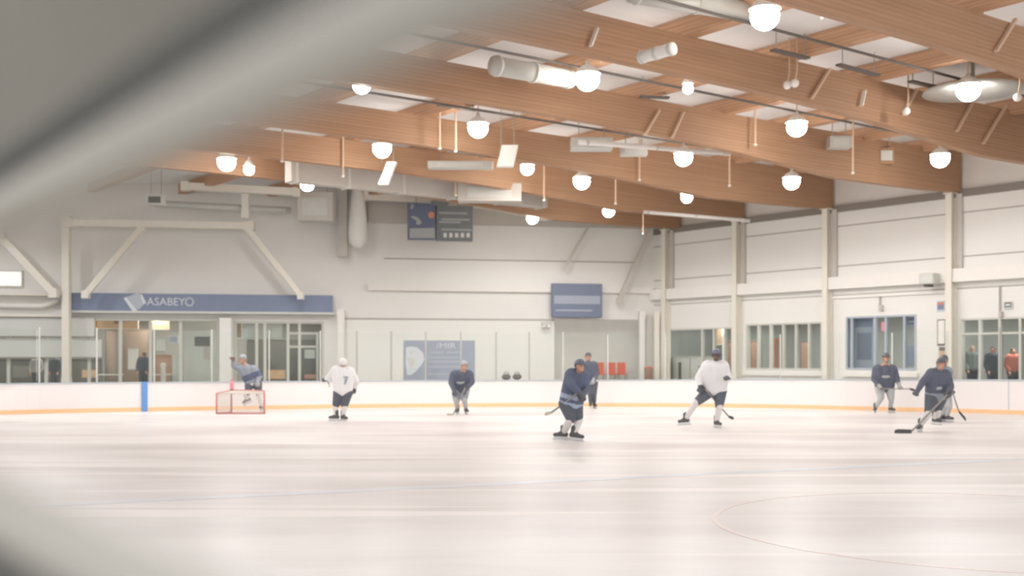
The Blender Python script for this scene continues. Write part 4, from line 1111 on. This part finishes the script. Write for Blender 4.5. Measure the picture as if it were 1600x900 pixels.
def stick(label, pts, bm_, width=.075, sm=None, tape_top=True):
    """pts: butt, heel, toe (world)"""
    a, h, t = (Vector(p) for p in pts)
    r = thing('hockey_stick', label, 'hockey stick', h)
    MB().bar(a, h, .028, .034).build('shaft', sm or M['shaft'], r, bevel=.005)
    d = (t - h); mb = MB(); n = Vector((0, 0, 1)) if abs(d.normalized().z) < .95 else Vector((0, 1, 0))
    # blade: slightly curved, deeper at the toe
    side = d.cross(n).normalized()
    q = []
    for k in range(6):
        u = k / 5; c = h + d * u + side * (.03 * u * u); w = width * (.75 + .3 * u) * (1 if k < 5 else .6)
        q.append((c + n * w * .5, c - n * w * .5))
    th = side * .012
    for (a1, a2), (b1, b2) in zip(q, q[1:]):
        mb.hexa([a2 - th, b2 - th, b2 + th, a2 + th, a1 - th, b1 - th, b1 + th, a1 + th])
    mb.build('blade', bm_, r)
    MB().bar(a, a.lerp(h, .1), .034, .04).build('grip', M['tape'], r)
    return r

# --- 1 white jersey, number 7, back to the camera
i1 = person('person', 'player in white jersey and dark pants seen from behind, right of the goal', 528, 657.5,
  dict(head=(536.5, 568, -.05), neck=(535, 577, 0), shL=(522, 579, .02), shR=(549, 581, 0), elL=(513, 590, .12), handL=(506.5, 592, .28), elR=(556, 596, .1), handR=(552, 607, .22),
       hipL=(529, 613, 0), hipR=(543, 613, 0), kneeL=(524.5, 633, .05), kneeR=(538, 634, .02), ankL=(525, 649, .02), ankR=(536, 649.5, 0)), (-.5, .85),
  M['whitejersey'], M['pants'], sock=M['sock'], helmet=M['helmwhite'], glove=M['glove'], toes=dict(L=(-.9, .25), R=(.5, -.6)), number='7', bulk=1.1)
s1 = i1[2]; 
def lp(info, px, py, d, px0, yf): return info[3] + Vector(((px - px0) / info[2], d, (yf - py) / info[2]))
stick('hockey stick held out in front of the player with number seven', [lp(i1, 507, 593, .36, 528, 657.5), lp(i1, 500, 602, 1.5, 528, 657.5) , lp(i1, 497, 606, 1.75, 528, 657.5)], M['paletape'])

# --- 2 navy player in front of poster
i2 = person('person', 'navy player with grey helmet skating forward before the wall poster', 720, 647.5,
  dict(head=(726, 571, -.28), neck=(723, 580, -.18), shL=(708, 585, -.1), shR=(735, 585, -.1), elL=(705, 598, -.15), handL=(711, 611, -.38), elR=(738, 597, -.15), handR=(727, 610, -.4),
       hipL=(713, 609, .12), hipR=(726, 610, .12), kneeL=(712.5, 624, -.12), kneeR=(725.5, 624, -.1), ankL=(715, 639, 0), ankR=(728, 639, .05)), (-.1, -1),
  M['navy2'], M['greystripe'], sock=M['greysock'], helmet=M['helmgrey'], glove=M['glove'], toes=dict(L=(-.25, -1), R=(.35, -1)), bulk=1.12)
crest(i2, M['print_grey'], .13, .06, .5)
stick('hockey stick of the navy player before the poster with its blade on the ice', [lp(i2, 730, 601, -.42, 720, 647.5), lp(i2, 710, 645.8, -.7, 720, 647.5) , lp(i2, 701, 645.8, -.75, 720, 647.5)], M['paletape'])

# --- 3 navy player nearest, leaning, striped hem
i3 = person('person', 'nearest navy player leaning forward with two pale stripes around the jersey hem', 890, 689,
  dict(head=(905.5, 572, -.2), neck=(903, 583, -.12), shL=(890, 586, -.1), shR=(914, 589, .05), elL=(892, 602, -.32), handL=(905, 613, -.42), elR=(914, 609, -.1), handR=(908, 618, -.34),
       hipL=(884, 631, .0), hipR=(900, 633, .08), kneeL=(892, 655, -.12), kneeR=(904, 655, .05), ankL=(881, 676, .12), ankR=(897, 676.5, 0)), (.45, -.9),
  M['navy'], M['pants'], sock=M['sock'], helmet=M['helmnavy'], glove=M['glove'], toes=dict(L=(-.8, -.2, .05), R=(.95, -.3, -.1)), stripes=((-.06, .03, M['stripe']), (.1, .19, M['stripe'])), bulk=1.12, hemdrop=-.02)
stick('hockey stick of the nearest navy player, pale blade left of the hips', [lp(i3, 913, 604, -.45, 890, 689), lp(i3, 862, 645, .1, 890, 689) , lp(i3, 851, 648, .15, 890, 689)], M['paletape'])
# --- 4 navy player behind the nearest
i4 = person('person', 'navy player half hidden behind the nearest navy player', 925, 638.5,
  dict(head=(919, 557, 0), neck=(920, 565, 0), shL=(909, 570, 0), shR=(930, 570, 0), elL=(912, 581, -.15), handL=(912, 590, -.3), elR=(933, 583, .0), handR=(926, 594, -.2),
       hipL=(919, 599, .05), hipR=(928, 599, .05), kneeL=(922, 615, -.05), kneeR=(928, 616, 0), ankL=(923, 630, .05), ankR=(929, 631, .1)), (-.2, -1),
  M['navy2'], M['pants'], sock=M['pants'], helmet=M['helmdark'], glove=M['greyglove'], toes=dict(L=(-.2, -1), R=(.3, -1)), stripes=((-.2, .06, M['sock']),), bulk=1.0)
# --- 5 white jersey, front
i5 = person('person', 'player in plain white jersey and navy helmet gliding with legs apart', 1100, 669,
  dict(head=(1117.5, 555, -.15), neck=(1117, 567, -.08), shL=(1102, 574, -.03), shR=(1132, 574, -.03), elL=(1091, 590, .0), handL=(1093, 604, -.12), elR=(1137, 591, -.1), handR=(1131, 590, -.36),
       hipL=(1109, 611, .08), hipR=(1126, 611, .05), kneeL=(1088, 628, -.1), kneeR=(1122, 635, -.15), ankL=(1073, 654.5, .15), ankR=(1119.5, 658, .0)), (-.05, -1),
  M['whitejersey'], M['pants'], sock=M['sock'], helmet=M['helmnavy'], glove=M['glove'], skin=M['skin_dark'], toes=dict(L=(-.95, -.35, -.05), R=(.35, -.95)), bulk=1.3, hemdrop=-.08)
stick('hockey stick of the plain white player reaching right behind the leg', [lp(i5, 1094, 602, -.28, 1100, 669), lp(i5, 1143, 652, .35, 1100, 669) , lp(i5, 1150, 655, .4, 1100, 669)], M['tape'])
# --- 6 navy by the boards
i6 = person('person', 'navy player standing near the boards under the blue framed window', 1382, 645,
  dict(head=(1382.5, 559, -.12), neck=(1382.5, 569, -.05), shL=(1368, 577, 0), shR=(1397, 577, 0), elL=(1365, 593, -.02), handL=(1371, 605, -.3), elR=(1401, 592, -.05), handR=(1399, 602, -.35),
       hipL=(1375, 606, .05), hipR=(1391, 606, .05), kneeL=(1375, 622, -.1), kneeR=(1391, 623, -.08), ankL=(1367.5, 637, .0), ankR=(1392.5, 637, .05)), (-.15, -1),
  M['navy2'], M['greysock'], sock=M['greysock'], helmet=M['helmdark'], glove=M['greyglove'], toes=dict(L=(-.5, -1), R=(.3, -1)), bulk=1.2)
crest(i6, M['print_grey'], .14, .05, .4)
stick('hockey stick of the player by the boards held across to the right', [lp(i6, 1368, 607, -.4, 1382, 645), lp(i6, 1412, 607, -.55, 1382, 645) , lp(i6, 1419, 609, -.5, 1382, 645)], M['tape'])
# --- 8 behind 7
i8 = person('person', 'player with dark helmet and pale socks standing right behind the striding navy player', 1478, 660,
  dict(head=(1475, 563, 0), neck=(1475, 572, 0), shL=(1463, 579, 0), shR=(1483, 580, 0), elL=(1461, 594, .0), handL=(1468, 604, -.2), elR=(1484, 594, .05), handR=(1482, 608, -.15),
       hipL=(1471, 613, .05), hipR=(1479, 613, .05), kneeL=(1474, 633, -.05), kneeR=(1480, 634, -.08), ankL=(1475, 650, .1), ankR=(1479, 650, .0)), (-.3, -1),
  M['greystripe'], M['greysock'], sock=M['greysock'], helmet=M['helmdark'], glove=M['glove'], toes=dict(L=(-.6, -.8), R=(.5, -.8)), bulk=.95)
stick('dark hockey stick pointing down right behind the striding navy player', [lp(i8, 1481, 604, -.2, 1478, 660), lp(i8, 1491, 642, -.3, 1478, 660) , lp(i8, 1501, 655, -.35, 1478, 660)], M['tape'], .1)
# --- 7 striding navy
i7 = person('person', 'navy player with grey hem stripe striding left with stick on the ice', 1452, 675,
  dict(head=(1465.5, 568.5, -.2), neck=(1465, 579, -.12), shL=(1452, 585, -.05), shR=(1478, 587, -.05), elL=(1439, 597, -.1), handL=(1428, 609, -.25), elR=(1482, 604, -.12), handR=(1471, 613, -.36),
       hipL=(1457, 618, .05), hipR=(1473, 619, .1), kneeL=(1447.5, 645, -.15), kneeR=(1469, 640, .15), ankL=(1438.5, 664, .02), ankR=(1474, 655, .5)), (-.45, -.9),
  M['navy2'], M['pants'], sock=M['sock'], helmet=M['helmdark'], glove=M['glove'], toes=dict(L=(-.6, -.8), R=(.3, -.9)), stripes=((-.15, .06, M['greystripe']),), bulk=1.15, hemdrop=-.04)
crest(i7, M['print_grey'], .13, .05, .62)
stick('hockey stick with long black blade flat on the ice before the striding player', [lp(i7, 1474, 610, -.45, 1452, 675), lp(i7, 1412, 672, -.5, 1452, 675) , lp(i7, 1387, 672.5, -.5, 1452, 675)], M['tape'], .11)
# --- 9 goalie behind goal
i9 = person('person', 'goalkeeper with brown catching glove standing behind the red goal', 396, 645.5,
  dict(head=(379, 561, -.02), neck=(382, 570, 0), shL=(373, 576, 0), shR=(399, 577, 0), elL=(367, 572, -.25), handL=(368, 562, -.4), elR=(407, 588, -.05), handR=(405, 598, -.2),
       hipL=(389, 601, .05), hipR=(402, 601, .05), kneeL=(388, 615, -.12), kneeR=(405, 618, .0), ankL=(383, 625, .28), ankR=(407, 637, .1)), (-.45, -.9),
  M['greystripe'], M['pants'], sock=M['sock'], helmet=M['helmgrey'], glove=M['greyglove'], lgl=M['brownglove'], toes=dict(L=(-.6, .1, -.5), R=(.4, -.9)), stripes=((.1, .3, M['navy']), (-.2, .0, M['sock'])), bulk=1.0)
i9[0].location.y += 1.0
_k = (i9[3].y + 1.0) / i9[3].y; i9[0].location.x *= _k

# --- spectators
def standing(x, pl, out, base_z, top_px):
    p = pl.pt(pl.s_at(x, out), out, base_z); return p
def spectator(label, x, pl, out, H, coat, hair, face=(0, -1), bz=.28):
    p = pl.pt(pl.s_at(x, out), out, bz); Y = p.y; s = F / Y
    x0 = x; yf = HZ + (EYE - bz) * s
    k = H / 1.75
    def q(dx, z, d=0): return (x0 + dx * s * k, yf - z * s * k, d)
    J = dict(head=q(0, 1.6), neck=q(0, 1.46), shL=q(-.18, 1.4), shR=q(.18, 1.4), elL=q(-.25, 1.12, -.02), elR=q(.25, 1.12, -.02), handL=q(-.2, .92, -.16), handR=q(.2, .92, -.16), hipL=q(-.09, .92), hipR=q(.09, .92), kneeL=q(-.1, .5, -.02), kneeR=q(.1, .5), ankL=q(-.1, .1), ankR=q(.1, .1))
    return person('person', label, x0, yf, J, face, coat, M['trouser'], kind='civil', hair=hair, base_z=bz, Y=Y)
spectator('spectator in pale coat behind the left lobby glass', 57, FW, -.8, 1.6, M['coatpale'], M['hairpale'])
spectator('spectator in dark top behind the glass right of the pale coated one', 86, FW, -1.4, 1.62, M['coatdark'], M['hair'], (.5, -1))
spectator('visitor in dark coat standing above the blue board stripe in the lobby', 224, FW, -.6, 1.7, M['coatdark'], M['hair'], (-.6, -.6))
spectator('visitor in grey coat behind left storefront pane at right', 1519, RW, -1.0, 1.9, M['coatgrey'], M['hairpale'], (-.3, -1))
spectator('visitor in dark jacket in the middle of the right storefront', 1551, RW, -.9, 1.85, M['coatdark'], M['hair'], (-.6, -.8))
spectator('visitor in red top in the right storefront', 1583, RW, -1.6, 1.8, M['coatred'], M['hair'], (.1, -1))

# ================================================================== BLURRED FOREGROUND RAILS
def rail(name_label, pts, rad, gap_off, panel_dir, pm, post_at):
    a, b = pts
    r = thing('metal_railing', name_label, 'railing', Vector((a.x, a.y, 0)))
    MB().tube([a, a.lerp(b, .5), b], rad, 20).build('rail', M['railgrey'], r, smooth=True)
    off = panel_dir * gap_off * 1.15 + Vector((0, .004, 0))
    MB().tube([a + off, b + off], rad * .75, 12).build('gap_shade', M['gap_shade'], r, smooth=True)  # dark strip painting the shadow gap along the rail
    o0 = panel_dir * (gap_off * 1.15 + rad * .6); o1 = panel_dir * .45
    th = Vector((0, .012, 0))
    MB().prism([a + o0, b + o0, b + o1, a + o1], th).build('panel', pm, r)
    MB().tube([a, Vector((a.x, a.y, -.02))], .02, 12).build('post', M['railgrey'], r, smooth=True)
    return r
ua, ub = at(-200, 429, 1.19), at(1000, -165, .232)
rail('blurred pale grey handrail crossing the upper left foreground', (ua, ub), .014, .017, Vector((-.45, 0, .89)), M['railpanel'], None)
la, lb = at(-300, 646, .8), at(600, 1110, .286)
rail('blurred pale grey rail cutting the lower left foreground corner', (la, lb), .014, .017, Vector((-.46, 0, -.89)), M['railpanel2'], None)

# ================================================================== WORLD, CAMERA
w = bpy.data.worlds.new('hall fill light'); scene.world = w; w.use_nodes = True  # even white fill added through the open sides of the hall
w.node_tree.nodes['Background'].inputs[0].default_value = (.97, .985, 1, 1)
w.node_tree.nodes['Background'].inputs[1].default_value = 1.6
cam = bpy.data.cameras.new('camera'); co = bpy.data.objects.new('camera', cam); C.objects.link(co); scene.camera = co
co.location = (0, 0, EYE); co.rotation_euler = (math.pi / 2, 0, 0)
cam.sensor_width = 36; cam.lens = 36 * F / 1600; cam.shift_y = (HZ - 450) / 1600
cam.clip_start = .03; cam.clip_end = 300
cam.dof.use_dof = True; cam.dof.focus_distance = 9.5; cam.dof.aperture_fstop = 1.9
scene.view_settings.view_transform = 'Standard'; scene.view_settings.look = 'None'
scene.view_settings.exposure = 0.0; scene.view_settings.gamma = 1
scene.view_settings.use_curve_mapping = False
scene.cycles.use_denoising = True
scene.cycles.max_bounces = 8
scene.cycles.transparent_max_bounces = 16
